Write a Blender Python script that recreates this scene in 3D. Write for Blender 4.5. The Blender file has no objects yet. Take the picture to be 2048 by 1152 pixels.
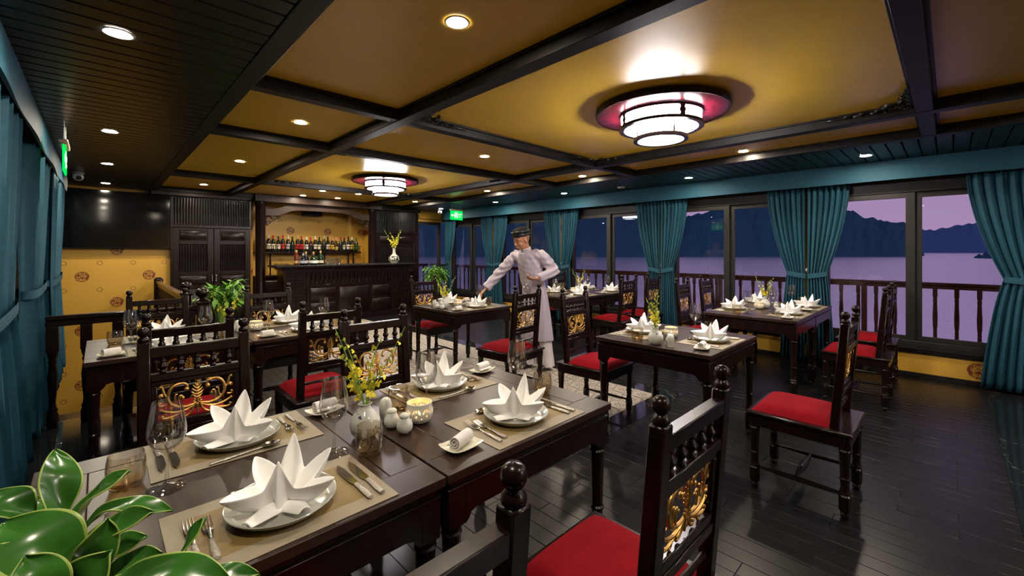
import bpy, bmesh, math, random
from mathutils import Vector, Matrix
random.seed(7)
PI = math.pi
sc = bpy.context.scene
COL = sc.collection

# ------------------------------------------------------------------ camera
F_PX, H_EYE = 850.0, 1.40
YAW = math.atan(824 / 850.0)
cam_d = bpy.data.cameras.new('camera'); cam = bpy.data.objects.new('camera', cam_d); COL.objects.link(cam)
cam.location = (0, 0, H_EYE); cam.rotation_euler = (PI / 2, 0, -YAW)
cam_d.sensor_width = 36.0; cam_d.lens = F_PX / 2048 * 36.0; cam_d.shift_y = -74.0 / 2048
cam_d.clip_start = 0.02; cam_d.clip_end = 6000
sc.camera = cam

# ------------------------------------------------------------------ light and exposure
vs = sc.view_settings
vs.view_transform = 'Standard'; vs.look = 'None'; vs.gamma = 1.0; vs.use_curve_mapping = False; vs.exposure = 0.5
L_SPOT, L_LAMP, L_SKY = 560.0, 60.0, 0.9
sc.cycles.use_denoising = True
sc.cycles.max_bounces = 10; sc.cycles.diffuse_bounces = 5; sc.cycles.glossy_bounces = 4
sc.cycles.transparent_max_bounces = 24; sc.cycles.transmission_bounces = 6
sc.cycles.caustics_reflective = False; sc.cycles.caustics_refractive = False
sc.cycles.sample_clamp_indirect = 6.0

world = bpy.data.worlds.new('dusk'); sc.world = world; world.use_nodes = True
wn, wl = world.node_tree.nodes, world.node_tree.links
wn.clear()
w_out = wn.new('ShaderNodeOutputWorld'); w_bg = wn.new('ShaderNodeBackground'); w_bg.inputs[1].default_value = L_SKY
w_tc = wn.new('ShaderNodeTexCoord'); w_sp = wn.new('ShaderNodeSeparateXYZ'); w_rp = wn.new('ShaderNodeValToRGB')
wl.new(w_tc.outputs['Generated'], w_sp.inputs[0]); wl.new(w_sp.outputs['Z'], w_rp.inputs[0])
wl.new(w_rp.outputs[0], w_bg.inputs[0]); wl.new(w_bg.outputs[0], w_out.inputs[0])
cr = w_rp.color_ramp
cr.elements[0].position = 0.0; cr.elements[0].color = (0.36, 0.235, 0.40, 1)
cr.elements[1].position = 1.0; cr.elements[1].color = (0.03, 0.04, 0.12, 1)
for p, c in ((0.06, (0.34, 0.22, 0.385)), (0.2, (0.30, 0.205, 0.375)), (0.5, (0.14, 0.12, 0.28))):
    e = cr.elements.new(p); e.color = (*c, 1)

# ------------------------------------------------------------------ material helpers
def nmat(name):
    m = bpy.data.materials.new(name); m.use_nodes = True
    nt = m.node_tree; b = nt.nodes['Principled BSDF']
    return m, nt, b
def lnk(nt, a, b): nt.links.new(a, b)
def math_node(nt, op, a, b=None, c=None):
    n = nt.nodes.new('ShaderNodeMath'); n.operation = op
    for i, v in enumerate((a, b, c)):
        if v is None: continue
        if isinstance(v, (int, float)): n.inputs[i].default_value = v
        else: nt.links.new(v, n.inputs[i])
    return n.outputs[0]
def mixrgb(nt, fac, a, b):
    n = nt.nodes.new('ShaderNodeMix'); n.data_type = 'RGBA'
    for idx, v in ((0, fac), (6, a), (7, b)):
        if isinstance(v, (int, float)): n.inputs[idx].default_value = v
        elif isinstance(v, tuple): n.inputs[idx].default_value = (*v, 1)
        else: nt.links.new(v, n.inputs[idx])
    return n.outputs[2]
def coords(nt, kind='Object', scale=(1, 1, 1)):
    t = nt.nodes.new('ShaderNodeTexCoord'); mp = nt.nodes.new('ShaderNodeMapping')
    mp.inputs['Scale'].default_value = scale; nt.links.new(t.outputs[kind], mp.inputs[0]); return mp.outputs[0]
def noise(nt, vec, scale, detail=3.0, rough=0.55, out='Fac'):
    n = nt.nodes.new('ShaderNodeTexNoise'); n.inputs['Scale'].default_value = scale
    n.inputs['Detail'].default_value = detail; n.inputs['Roughness'].default_value = rough
    nt.links.new(vec, n.inputs['Vector']); return n.outputs[out]
def bump(nt, b, h, strength, dist=0.01):
    n = nt.nodes.new('ShaderNodeBump'); n.inputs['Strength'].default_value = strength; n.inputs['Distance'].default_value = dist
    nt.links.new(h, n.inputs['Height']); nt.links.new(n.outputs[0], b.inputs['Normal'])
def rng(nt, v, a, b, c=0.0, d=1.0):
    n = nt.nodes.new('ShaderNodeMapRange'); n.inputs[1].default_value = a; n.inputs[2].default_value = b
    n.inputs[3].default_value = c; n.inputs[4].default_value = d; nt.links.new(v, n.inputs[0]); return n.outputs[0]
def plain(name, col, rough=0.5, metal=0.0, spec=0.5, var=0.12, vscale=9.0, coat=0.0, bmp=0.0, bscale=60.0, sheen=0.0, coat_rough=0.1):
    m, nt, b = nmat(name)
    v = coords(nt); n = noise(nt, v, vscale)
    lo = tuple(max(0, c * (1 - var)) for c in col); hi = tuple(min(1, c * (1 + var)) for c in col)
    lnk(nt, mixrgb(nt, rng(nt, n, 0.3, 0.7), lo, hi), b.inputs['Base Color'])
    b.inputs['Roughness'].default_value = rough; b.inputs['Metallic'].default_value = metal
    b.inputs['Specular IOR Level'].default_value = spec; b.inputs['Coat Weight'].default_value = coat
    b.inputs['Coat Roughness'].default_value = coat_rough
    if sheen: b.inputs['Sheen Weight'].default_value = sheen; b.inputs['Sheen Roughness'].default_value = 0.5
    if bmp: bump(nt, b, noise(nt, v, bscale, 2.0), bmp, 0.004)
    return m
def wood(name, c0, c1, rough=0.35, grain=(6, 6, 1.2), coat=0.3, bmp=0.12, rnd=False, spec=0.28):
    m, nt, b = nmat(name)
    v = coords(nt, scale=grain)
    if rnd:
        oi = nt.nodes.new('ShaderNodeObjectInfo'); ad = nt.nodes.new('ShaderNodeVectorMath'); ad.operation = 'ADD'
        lnk(nt, v, ad.inputs[0]); cb = nt.nodes.new('ShaderNodeCombineXYZ')
        for i in range(3): lnk(nt, math_node(nt, 'MULTIPLY', oi.outputs['Random'], 37.0 + 11 * i), cb.inputs[i])
        lnk(nt, cb.outputs[0], ad.inputs[1]); v = ad.outputs[0]
    n = noise(nt, v, 7.0, 5.0, 0.62)
    f = rng(nt, n, 0.28, 0.72)
    if rnd:
        f = math_node(nt, 'ADD', math_node(nt, 'MULTIPLY', f, 0.6), math_node(nt, 'MULTIPLY', oi.outputs['Random'], 0.4))
    lnk(nt, mixrgb(nt, f, c0, c1), b.inputs['Base Color'])
    lnk(nt, rng(nt, n, 0.2, 0.8, rough * 0.92, rough * 1.1), b.inputs['Roughness'])
    b.inputs['Coat Weight'].default_value = coat; b.inputs['Coat Roughness'].default_value = 0.18; b.inputs['Specular IOR Level'].default_value = spec
    if bmp: bump(nt, b, n, bmp, 0.002)
    return m
def emit(name, col, strength):
    m = bpy.data.materials.new(name); m.use_nodes = True; nt = m.node_tree; nt.nodes.clear()
    o = nt.nodes.new('ShaderNodeOutputMaterial'); e = nt.nodes.new('ShaderNodeEmission')
    v = coords(nt); n = noise(nt, v, 30.0, 1.0)
    lnk(nt, mixrgb(nt, n, tuple(c * 0.97 for c in col), col), e.inputs[0]); e.inputs[1].default_value = strength
    lnk(nt, e.outputs[0], o.inputs[0]); return m
def thin_glass(name, tint=(1, 1, 1), f0=0.045, rough=0.0, grad=None):
    m = bpy.data.materials.new(name); m.use_nodes = True; nt = m.node_tree; nt.nodes.clear()
    o = nt.nodes.new('ShaderNodeOutputMaterial'); tr = nt.nodes.new('ShaderNodeBsdfTransparent'); gl = nt.nodes.new('ShaderNodeBsdfGlossy')
    lw = nt.nodes.new('ShaderNodeLayerWeight'); lw.inputs[0].default_value = 0.5; mx = nt.nodes.new('ShaderNodeMixShader')
    fac = lw.outputs['Facing']; p5 = math_node(nt, 'POWER', fac, 2.8)
    lnk(nt, math_node(nt, 'ADD', f0, math_node(nt, 'MULTIPLY', p5, 0.92 - f0)), mx.inputs[0])
    gl.inputs['Roughness'].default_value = rough
    if grad:      # tint concentrated towards the base of the vessel
        t = nt.nodes.new('ShaderNodeTexCoord'); sp = nt.nodes.new('ShaderNodeSeparateXYZ'); lnk(nt, t.outputs['Object'], sp.inputs[0])
        lnk(nt, mixrgb(nt, rng(nt, sp.outputs[2], 0.0, grad), tint, (0.96, 0.93, 0.87)), tr.inputs[0])
    else: lnk(nt, mixrgb(nt, noise(nt, coords(nt), 5.0), tint, tuple(c * 0.99 for c in tint)), tr.inputs[0])
    lnk(nt, tr.outputs[0], mx.inputs[1]); lnk(nt, gl.outputs[0], mx.inputs[2]); lnk(nt, mx.outputs[0], o.inputs[0])
    return m

M = {}
M['wood'] = wood('dark_wood', (0.0045, 0.0022, 0.0018), (0.0135, 0.0052, 0.0038), 0.26, coat=0.0, bmp=0.0)
M['wood_top'] = wood('table_wood', (0.018, 0.009, 0.0065), (0.036, 0.019, 0.0135), 0.33, (9, 1.6, 6), 0.0, 0.0, spec=0.33)
M['wood_red'] = wood('red_brown_wood', (0.030, 0.008, 0.006), (0.075, 0.022, 0.014), 0.35)
M['wood_warm'] = wood('worn_wood', (0.10, 0.055, 0.02), (0.2, 0.115, 0.04), 0.35, (2, 6, 6))
M['beam'] = wood('beam_wood', (0.006, 0.005, 0.005), (0.020, 0.016, 0.015), 0.42, (2, 2, 2), 0.0, 0.05, spec=0.25)
M['header'] = wood('header_wood', (0.014, 0.008, 0.006), (0.05, 0.028, 0.02), 0.38, (1.5, 7, 9), 0.0, 0.12, spec=0.2)
M['slat_black'] = wood('black_ceiling_board', (0.005, 0.005, 0.005), (0.012, 0.0105, 0.009), 0.33, (1.5, 8, 8), 0.0, 0.1, True)
M['slat_teal'] = wood('dark_teal_ceiling_board', (0.006, 0.022, 0.026), (0.010, 0.036, 0.042), 0.35, (1.5, 8, 8), 0.0, 0.1, True)
M['plank'] = wood('black_floor_plank', (0.003, 0.0028, 0.003), (0.013, 0.0105, 0.0095), 0.30, (8, 1.3, 8), 0.0, 0.06, True, 0.30)
M['grout'] = plain('floor_joint', (0.075, 0.050, 0.034), 0.7)
M['gold_ceiling'] = plain('gold_painted_ceiling', (0.93, 0.58, 0.055), 0.30, 0.0, 0.5, 0.05, 3.0, 0.0, 0.03, 90)
M['teal'] = plain('teal_curtain_cloth', (0.014, 0.076, 0.118), 0.66, 0, 0.3, 0.12, 30, 0, 0.12, 500, 0.0)
M['red'] = plain('red_upholstery', (0.205, 0.0022, 0.007), 0.9, 0, 0.12, 0.10, 60, 0, 0.1, 500, 0.0)
M['gold'] = plain('gilded_carving', (0.62, 0.36, 0.10), 0.33, 0.85, 0.5, 0.35, 40, 0, 0.2, 200)
M['carve_black'] = plain('black_lacquer_carving', (0.010, 0.009, 0.009), 0.22, 0, 0.6, 0.2)
M['lacquer'] = plain('burgundy_lacquer', (0.075, 0.004, 0.011), 0.25, 0, 0.4, 0.6, 14, 0.15)
M['frame'] = plain('dark_window_frame', (0.024, 0.022, 0.020), 0.42, 0.2, 0.4, 0.1)
M['black'] = plain('black_plastic', (0.008, 0.008, 0.009), 0.3, 0, 0.5, 0.1)
M['tv'] = plain('black_television_glass', (0.003, 0.003, 0.004), 0.08, 0, 0.5, 0.1)
M['white'] = plain('white_plastic', (0.7, 0.7, 0.7), 0.35, 0, 0.5, 0.04)
M['linen'] = plain('white_linen', (0.93, 0.92, 0.91), 0.8, 0, 0.2, 0.03, 30, 0, 0.08, 900, 0.2)
M['towel'] = plain('white_terry_towel', (0.80, 0.76, 0.73), 0.95, 0, 0.1, 0.05, 200, 0, 0.6, 700)
M['celadon'] = plain('celadon_glaze', (0.46, 0.46, 0.41), 0.18, 0, 0.5, 0.10, 25, 0.4)
M['porcelain'] = plain('white_porcelain', (0.66, 0.64, 0.55), 0.15, 0, 0.5, 0.05, 10, 0.3)
M['steel'] = plain('polished_steel', (0.72, 0.68, 0.63), 0.13, 1.0, 0.5, 0.05)
M['steel_handle'] = plain('hammered_steel', (0.60, 0.55, 0.48), 0.28, 1.0, 0.5, 0.3, 200, 0, 0.9, 420)
M['glass'] = thin_glass('clear_glass', (0.985, 0.99, 0.99), 0.14)
M['amber'] = thin_glass('amber_tinted_glass', (0.92, 0.78, 0.54), 0.11, 0.0, 0.05)
M['pane'] = thin_glass('window_glass', (0.95, 0.96, 0.97), 0.03)
M['stem_green'] = plain('green_stem', (0.20, 0.36, 0.05), 0.45)
M['petal'] = plain('yellow_orchid_petal', (0.88, 0.72, 0.06), 0.5, 0, 0.3, 0.2, 80)
M['bud'] = plain('yellow_green_bud', (0.42, 0.50, 0.06), 0.5)
M['leaf'] = plain('glossy_green_leaf', (0.030, 0.125, 0.014), 0.24, 0, 0.6, 0.4, 14, 0.3)
M['leaf_edge'] = plain('pale_leaf_margin', (0.26, 0.36, 0.07), 0.35, 0, 0.5, 0.2, 20)
M['leaf_light'] = plain('light_green_frond', (0.10, 0.28, 0.022), 0.4, 0, 0.4, 0.4, 20)
M['leaf_dark'] = plain('deep_green_frond', (0.02, 0.085, 0.02), 0.4, 0, 0.4, 0.4, 20)
M['pot'] = plain('black_ceramic_pot', (0.015, 0.014, 0.014), 0.25)
M['lens'] = emit('downlight_lens', (1.0, 0.87, 0.68), L_SPOT)
M['shade'] = emit('lit_white_shade', (1.0, 0.93, 0.93), L_LAMP)
M['flame'] = emit('candle_flame', (1.0, 0.50, 0.10), 14.0)
M['skin'] = plain('skin', (0.44, 0.205, 0.115), 0.45, 0, 0.4, 0.06, 20)
M['hair'] = plain('black_hair', (0.010, 0.008, 0.007), 0.75, 0, 0.2, 0.2, 9, 0, 0.8, 300)
M['turban'] = plain('black_silk_turban', (0.010, 0.010, 0.011), 0.28, 0, 0.5, 0.2, 40)
M['trouser'] = plain('white_silk_trousers', (0.62, 0.55, 0.55), 0.55, 0, 0.4, 0.06, 12, 0, 0.2, 30)

# ------------------------------------------------------------------ mesh helpers
class MB:
    def __init__(s): s.v = []; s.f = []; s.mi = []
    def add(s, vs_, fs, mi=0, T=None):
        o = len(s.v)
        if T is not None: vs_ = [tuple(T @ Vector(p)) for p in vs_]
        s.v += [tuple(p) for p in vs_]; s.f += [tuple(i + o for i in q) for q in fs]; s.mi += [mi] * len(fs); return s
    def box(s, x0, x1, y0, y1, z0, z1, c=0.0, mi=0, T=None):
        if c <= 0:
            vv = [(x, y, z) for z in (z0, z1) for y in (y0, y1) for x in (x0, x1)]
            return s.add(vv, [(0, 2, 3, 1), (4, 5, 7, 6), (0, 1, 5, 4), (2, 6, 7, 3), (0, 4, 6, 2), (1, 3, 7, 5)], mi, T)
        c = min(c, (x1 - x0) * 0.49, (y1 - y0) * 0.49, (z1 - z0) * 0.49)
        vv = []; idx = {}
        X, Y, Z = (x0, x1), (y0, y1), (z0, z1)
        for i in (0, 1):
            for j in (0, 1):
                for k in (0, 1):
                    sx, sy, sz = (1 - 2 * i) * c, (1 - 2 * j) * c, (1 - 2 * k) * c
                    for a, p in enumerate(((X[i], Y[j] + sy, Z[k] + sz), (X[i] + sx, Y[j], Z[k] + sz), (X[i] + sx, Y[j] + sy, Z[k]))):
                        idx[i, j, k, a] = len(vv); vv.append(p)
        ff = []
        for i in (0, 1):
            q = [idx[i, 0, 0, 0], idx[i, 1, 0, 0], idx[i, 1, 1, 0], idx[i, 0, 1, 0]]; ff.append(tuple(q if i else q[::-1]))
            q = [idx[0, i, 0, 1], idx[1, i, 0, 1], idx[1, i, 1, 1], idx[0, i, 1, 1]]; ff.append(tuple(q[::-1] if i else q))
            q = [idx[0, 0, i, 2], idx[1, 0, i, 2], idx[1, 1, i, 2], idx[0, 1, i, 2]]; ff.append(tuple(q if i else q[::-1]))
        for i in (0, 1):
            for j in (0, 1):
                ff.append((idx[i, j, 0, 0], idx[i, j, 1, 0], idx[i, j, 1, 1], idx[i, j, 0, 1]))
                ff.append((idx[i, 0, j, 0], idx[i, 1, j, 0], idx[i, 1, j, 2], idx[i, 0, j, 2]))
                ff.append((idx[0, i, j, 1], idx[1, i, j, 1], idx[1, i, j, 2], idx[0, i, j, 2]))
                for k in (0, 1): ff.append((idx[i, j, k, 0], idx[i, j, k, 1], idx[i, j, k, 2]))
        return s.add(vv, ff, mi, T)
    def lathe(s, prof, n=16, T=None, mi=0, skip=None, cap=True, a0=0.0):
        vv = []; ff = []; m = len(prof)
        for j in range(n):
            a = a0 + 2 * PI * j / n
            for r, z in prof: vv.append((r * math.cos(a), r * math.sin(a), z))
        for j in range(n):
            k = (j + 1) % n
            for i in range(m - 1):
                if skip and skip(j, i): continue
                ff.append((j * m + i, k * m + i, k * m + i + 1, j * m + i + 1))
        if cap:
            if prof[0][0] > 1e-6: ff.append(tuple(j * m for j in range(n))[::-1])
            if prof[-1][0] > 1e-6: ff.append(tuple(j * m + m - 1 for j in range(n)))
        return s.add(vv, ff, mi, T)
    def tube(s, pts, r, n=8, mi=0, T=None, flat=1.0, nrm=None, cap=True):
        pts = [Vector(p) for p in pts]; m = len(pts)
        if not isinstance(r, (list, tuple)): r = [r] * m
        vv = []; ff = []; up = Vector(nrm) if nrm else None; prev = None
        for i, p in enumerate(pts):
            t = (pts[min(i + 1, m - 1)] - pts[max(i - 1, 0)])
            if t.length < 1e-9: t = Vector((0, 0, 1))
            t.normalize()
            if up is not None: a = up - t * up.dot(t)
            elif prev is not None: a = prev - t * prev.dot(t)
            else: a = t.orthogonal()
            if a.length < 1e-6: a = t.orthogonal()
            a.normalize(); prev = a; b = t.cross(a)
            for j in range(n):
                q = 2 * PI * j / n; vv.append(tuple(p + (a * math.cos(q) * flat + b * math.sin(q)) * r[i]))
        for i in range(m - 1):
            for j in range(n):
                k = (j + 1) % n; ff.append((i * n + j, i * n + k, (i + 1) * n + k, (i + 1) * n + j))
        if cap: ff.append(tuple(range(n))[::-1]); ff.append(tuple((m - 1) * n + j for j in range(n)))
        return s.add(vv, ff, mi, T)
    def ball(s, c, r, nu=10, nv=7, mi=0, T=None):
        if not isinstance(r, (list, tuple)): r = (r, r, r)
        vv = [(c[0], c[1], c[2] - r[2])]; ff = []
        for i in range(1, nv):
            t = PI * i / nv - PI / 2
            for j in range(nu):
                a = 2 * PI * j / nu; vv.append((c[0] + r[0] * math.cos(t) * math.cos(a), c[1] + r[1] * math.cos(t) * math.sin(a), c[2] + r[2] * math.sin(t)))
        vv.append((c[0], c[1], c[2] + r[2]))
        for j in range(nu):
            k = (j + 1) % nu; ff.append((0, 1 + k, 1 + j)); ff.append((len(vv) - 1, 1 + (nv - 2) * nu + j, 1 + (nv - 2) * nu + k))
            for i in range(nv - 2): ff.append((1 + i * nu + j, 1 + i * nu + k, 1 + (i + 1) * nu + k, 1 + (i + 1) * nu + j))
        return s.add(vv, ff, mi, T)
    def prism(s, out, a, b, axis='z', mi=0, T=None):
        n = len(out)
        mk = {'z': lambda p, h: (p[0], p[1], h), 'y': lambda p, h: (p[0], h, p[1]), 'x': lambda p, h: (h, p[0], p[1])}[axis]
        vv = [mk(p, a) for p in out] + [mk(p, b) for p in out]
        ff = [tuple(range(n))[::-1], tuple(range(n, 2 * n))] + [(i, (i + 1) % n, n + (i + 1) % n, n + i) for i in range(n)]
        return s.add(vv, ff, mi, T)
    def warp(s, fn): s.v = [tuple(fn(*p)) for p in s.v]; return s
    def mesh(s, name, mats, ang=38):
        me = bpy.data.meshes.new(name); me.from_pydata(s.v, [], s.f)
        for m in (mats if isinstance(mats, (list, tuple)) else [mats]): me.materials.append(M[m] if isinstance(m, str) else m)
        if any(s.mi): me.polygons.foreach_set('material_index', s.mi)
        bm = bmesh.new(); bm.from_mesh(me); bmesh.ops.recalc_face_normals(bm, faces=bm.faces); bm.to_mesh(me); bm.free()
        if ang:
            me.polygons.foreach_set('use_smooth', [True] * len(me.polygons)); me.set_sharp_from_angle(angle=math.radians(ang))
        me.update(); return me
    def obj(s, name, mats, parent=None, ang=38, loc=None, rz=None): return put(name, s.mesh(name, mats, ang), parent, loc, rz)
def put(name, me, parent=None, loc=None, rz=None):
    o = bpy.data.objects.new(name, me); COL.objects.link(o)
    if parent is not None: o.parent = parent
    if loc is not None: o.location = loc
    if rz is not None: o.rotation_euler = (0, 0, rz)
    return o
def tag(o, label, cat, group=None, kind=None):
    o['label'] = label; o['category'] = cat
    if group: o['group'] = group
    if kind: o['kind'] = kind
    return o
def struct(o, label=None):
    o['kind'] = 'structure'
    if label: o['label'] = label
    return o
def empty(name, loc=(0, 0, 0), rz=0.0):
    o = bpy.data.objects.new(name, None); COL.objects.link(o); o.location = loc; o.rotation_euler = (0, 0, rz); o.empty_display_size = 0.05; return o
KIDS = {}
def copy_tree(o, loc, rz, label=None, group=None):
    def cp(a, par):
        c = a.copy(); COL.objects.link(c)
        if par is not None: c.parent = par; c.matrix_parent_inverse = a.matrix_parent_inverse.copy()
        for k in a.children: cp(k, c)
        return c
    c = cp(o, None); c.location = loc; c.rotation_euler = (0, 0, rz)
    if label: c['label'] = label
    if group: c['group'] = group
    return c
def bez(p, n=12):
    out = []
    for i in range(n + 1):
        t = i / n; q = [Vector(x) for x in p]
        while len(q) > 1: q = [q[k].lerp(q[k + 1], t) for k in range(len(q) - 1)]
        out.append(q[0])
    return out
def spiral(cx, cy, r0, r1, a0, a1, n=14):
    return [(cx + (r0 + (r1 - r0) * i / n) * math.cos(a0 + (a1 - a0) * i / n), cy + (r0 + (r1 - r0) * i / n) * math.sin(a0 + (a1 - a0) * i / n)) for i in range(n + 1)]
def pix(x, y, z):
    d = F_PX * (H_EYE - z) / (y - 502.0); l = d * (x - 1024) / F_PX
    return (d * math.sin(YAW) + l * math.cos(YAW), d * math.cos(YAW) - l * math.sin(YAW))
def evalmesh(o):
    dg = bpy.context.evaluated_depsgraph_get(); dg.update()
    return bpy.data.meshes.new_from_object(o.evaluated_get(dg))
def remesh(mb, voxel, smooth=4, fac=0.5):
    o = mb.obj('tmp_remesh', 'skin', None, None)
    m = o.modifiers.new('r', 'REMESH'); m.mode = 'VOXEL'; m.voxel_size = voxel
    if smooth: k = o.modifiers.new('s', 'SMOOTH'); k.iterations = smooth; k.factor = fac
    me = evalmesh(o); bpy.data.objects.remove(o)
    me.materials.clear(); me.polygons.foreach_set('use_smooth', [True] * len(me.polygons)); return me

# ------------------------------------------------------------------ patterned materials
def wallpaper(name, ax):
    m, nt, b = nmat(name)
    t = nt.nodes.new('ShaderNodeTexCoord'); sp = nt.nodes.new('ShaderNodeSeparateXYZ'); lnk(nt, t.outputs['Object'], sp.inputs[0])
    U, W = sp.outputs[ax], sp.outputs['Z']
    a = math_node(nt, 'MULTIPLY', math_node(nt, 'ADD', U, 0.2), 1 / 0.395); c = math_node(nt, 'MULTIPLY', math_node(nt, 'SUBTRACT', W, 1.0), 1 / 0.42)
    p = math_node(nt, 'MULTIPLY', math_node(nt, 'ADD', a, c), 0.5); q = math_node(nt, 'MULTIPLY', math_node(nt, 'SUBTRACT', a, c), 0.5)
    fp = math_node(nt, 'SUBTRACT', p, math_node(nt, 'ROUND', p)); fq = math_node(nt, 'SUBTRACT', q, math_node(nt, 'ROUND', q))
    dx = math_node(nt, 'MULTIPLY', math_node(nt, 'ADD', fp, fq), 0.395); dz = math_node(nt, 'MULTIPLY', math_node(nt, 'SUBTRACT', fp, fq), 0.42)
    r = math_node(nt, 'SQRT', math_node(nt, 'ADD', math_node(nt, 'MULTIPLY', dx, dx), math_node(nt, 'MULTIPLY', dz, dz)))
    cb = nt.nodes.new('ShaderNodeCombineXYZ'); lnk(nt, dx, cb.inputs[0]); lnk(nt, dz, cb.inputs[1])
    n1 = noise(nt, cb.outputs[0], 46.0, 2.0, 0.6); n2 = noise(nt, cb.outputs[0], 24.0, 1.0, 0.4)
    lines = math_node(nt, 'LESS_THAN', math_node(nt, 'ABSOLUTE', math_node(nt, 'SUBTRACT', n1, 0.5)), 0.045)
    blobs = math_node(nt, 'GREATER_THAN', n2, 0.56)
    ring = math_node(nt, 'LESS_THAN', math_node(nt, 'ABSOLUTE', math_node(nt, 'SUBTRACT', r, math_node(nt, 'ADD', 0.074, math_node(nt, 'MULTIPLY', math_node(nt, 'SUBTRACT', n1, 0.5), 0.03)))), 0.005)
    ins = math_node(nt, 'LESS_THAN', r, 0.072)
    med = math_node(nt, 'MAXIMUM', ring, math_node(nt, 'MULTIPLY', ins, math_node(nt, 'MAXIMUM', lines, blobs)))
    a2 = math_node(nt, 'SUBTRACT', a, 0.5); c2 = math_node(nt, 'SUBTRACT', c, 0.5)
    ex = math_node(nt, 'MULTIPLY', math_node(nt, 'SUBTRACT', a2, math_node(nt, 'ROUND', a2)), 0.395)
    ez = math_node(nt, 'MULTIPLY', math_node(nt, 'SUBTRACT', c2, math_node(nt, 'ROUND', c2)), 0.42)
    r2 = math_node(nt, 'SQRT', math_node(nt, 'ADD', math_node(nt, 'MULTIPLY', ex, ex), math_node(nt, 'MULTIPLY', ez, ez)))
    an = math_node(nt, 'ARCTAN2', ez, ex)
    rr = math_node(nt, 'ADD', 0.030, math_node(nt, 'MULTIPLY', math_node(nt, 'COSINE', math_node(nt, 'MULTIPLY', an, 12.0)), 0.0018))
    sm = math_node(nt, 'LESS_THAN', math_node(nt, 'ABSOLUTE', math_node(nt, 'SUBTRACT', r2, rr)), 0.0032)
    base = mixrgb(nt, noise(nt, t.outputs['Object'], 2.5), (0.56, 0.31, 0.040), (0.66, 0.38, 0.055))
    c1 = mixrgb(nt, med, base, (0.17, 0.035, 0.012)); c3 = mixrgb(nt, sm, c1, (0.05, 0.025, 0.008))
    lnk(nt, c3, b.inputs['Base Color']); b.inputs['Roughness'].default_value = 0.42
    return m
M['paper_x'] = wallpaper('yellow_medallion_wallpaper_back', 'X'); M['paper_y'] = wallpaper('yellow_medallion_wallpaper_side', 'Y')
def tile_mat():
    m, nt, b = nmat('patterned_cement_tile')
    t = nt.nodes.new('ShaderNodeTexCoord'); sp = nt.nodes.new('ShaderNodeSeparateXYZ'); lnk(nt, t.outputs['Object'], sp.inputs[0])
    u = math_node(nt, 'MULTIPLY', sp.outputs[0], 5.0); v = math_node(nt, 'MULTIPLY', sp.outputs[1], 5.0)   # -0.5..0.5
    au = math_node(nt, 'ABSOLUTE', u); av = math_node(nt, 'ABSOLUTE', v)
    edge = math_node(nt, 'ADD', 0.40, math_node(nt, 'MULTIPLY', math_node(nt, 'COSINE', math_node(nt, 'MULTIPLY', v, 2 * PI)), 0.075))
    ogee = math_node(nt, 'LESS_THAN', math_node(nt, 'ABSOLUTE', math_node(nt, 'SUBTRACT', au, edge)), 0.022)
    edge2 = math_node(nt, 'ADD', 0.40, math_node(nt, 'MULTIPLY', math_node(nt, 'COSINE', math_node(nt, 'MULTIPLY', u, 2 * PI)), 0.075))
    ogee2 = math_node(nt, 'LESS_THAN', math_node(nt, 'ABSOLUTE', math_node(nt, 'SUBTRACT', av, edge2)), 0.016)
    def ell(cx, cy, ca, sa, ra, rb, su, sv):
        x = math_node(nt, 'SUBTRACT', su, cx); y = math_node(nt, 'SUBTRACT', sv, cy)
        p = math_node(nt, 'ADD', math_node(nt, 'MULTIPLY', x, ca / ra), math_node(nt, 'MULTIPLY', y, sa / ra))
        q = math_node(nt, 'SUBTRACT', math_node(nt, 'MULTIPLY', y, ca / rb), math_node(nt, 'MULTIPLY', x, sa / rb))
        return math_node(nt, 'LESS_THAN', math_node(nt, 'ADD', math_node(nt, 'MULTIPLY', p, p), math_node(nt, 'MULTIPLY', q, q)), 1.0)
    s2 = 0.7071
    e1 = ell(0.15, 0.13, s2, s2, 0.085, 0.034, au, av); e2 = ell(0.0, 0.19, 0.0, 1.0, 0.09, 0.036, u, av); e3 = ell(0.0, 0.0, 1, 0, 0.05, 0.05, u, v)
    e4 = ell(0.20, 0.0, 1.0, 0.0, 0.07, 0.03, au, v)
    msk = math_node(nt, 'MAXIMUM', math_node(nt, 'MAXIMUM', ogee, ogee2), math_node(nt, 'MAXIMUM', math_node(nt, 'MAXIMUM', e1, e2), math_node(nt, 'MAXIMUM', e3, e4)))
    base = mixrgb(nt, noise(nt, t.outputs['Object'], 14.0), (0.37, 0.315, 0.25), (0.47, 0.41, 0.335))
    lnk(nt, mixrgb(nt, msk, base, (0.035, 0.028, 0.024)), b.inputs['Base Color']); b.inputs['Roughness'].default_value = 0.35
    return m
M['tile'] = tile_mat()
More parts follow.
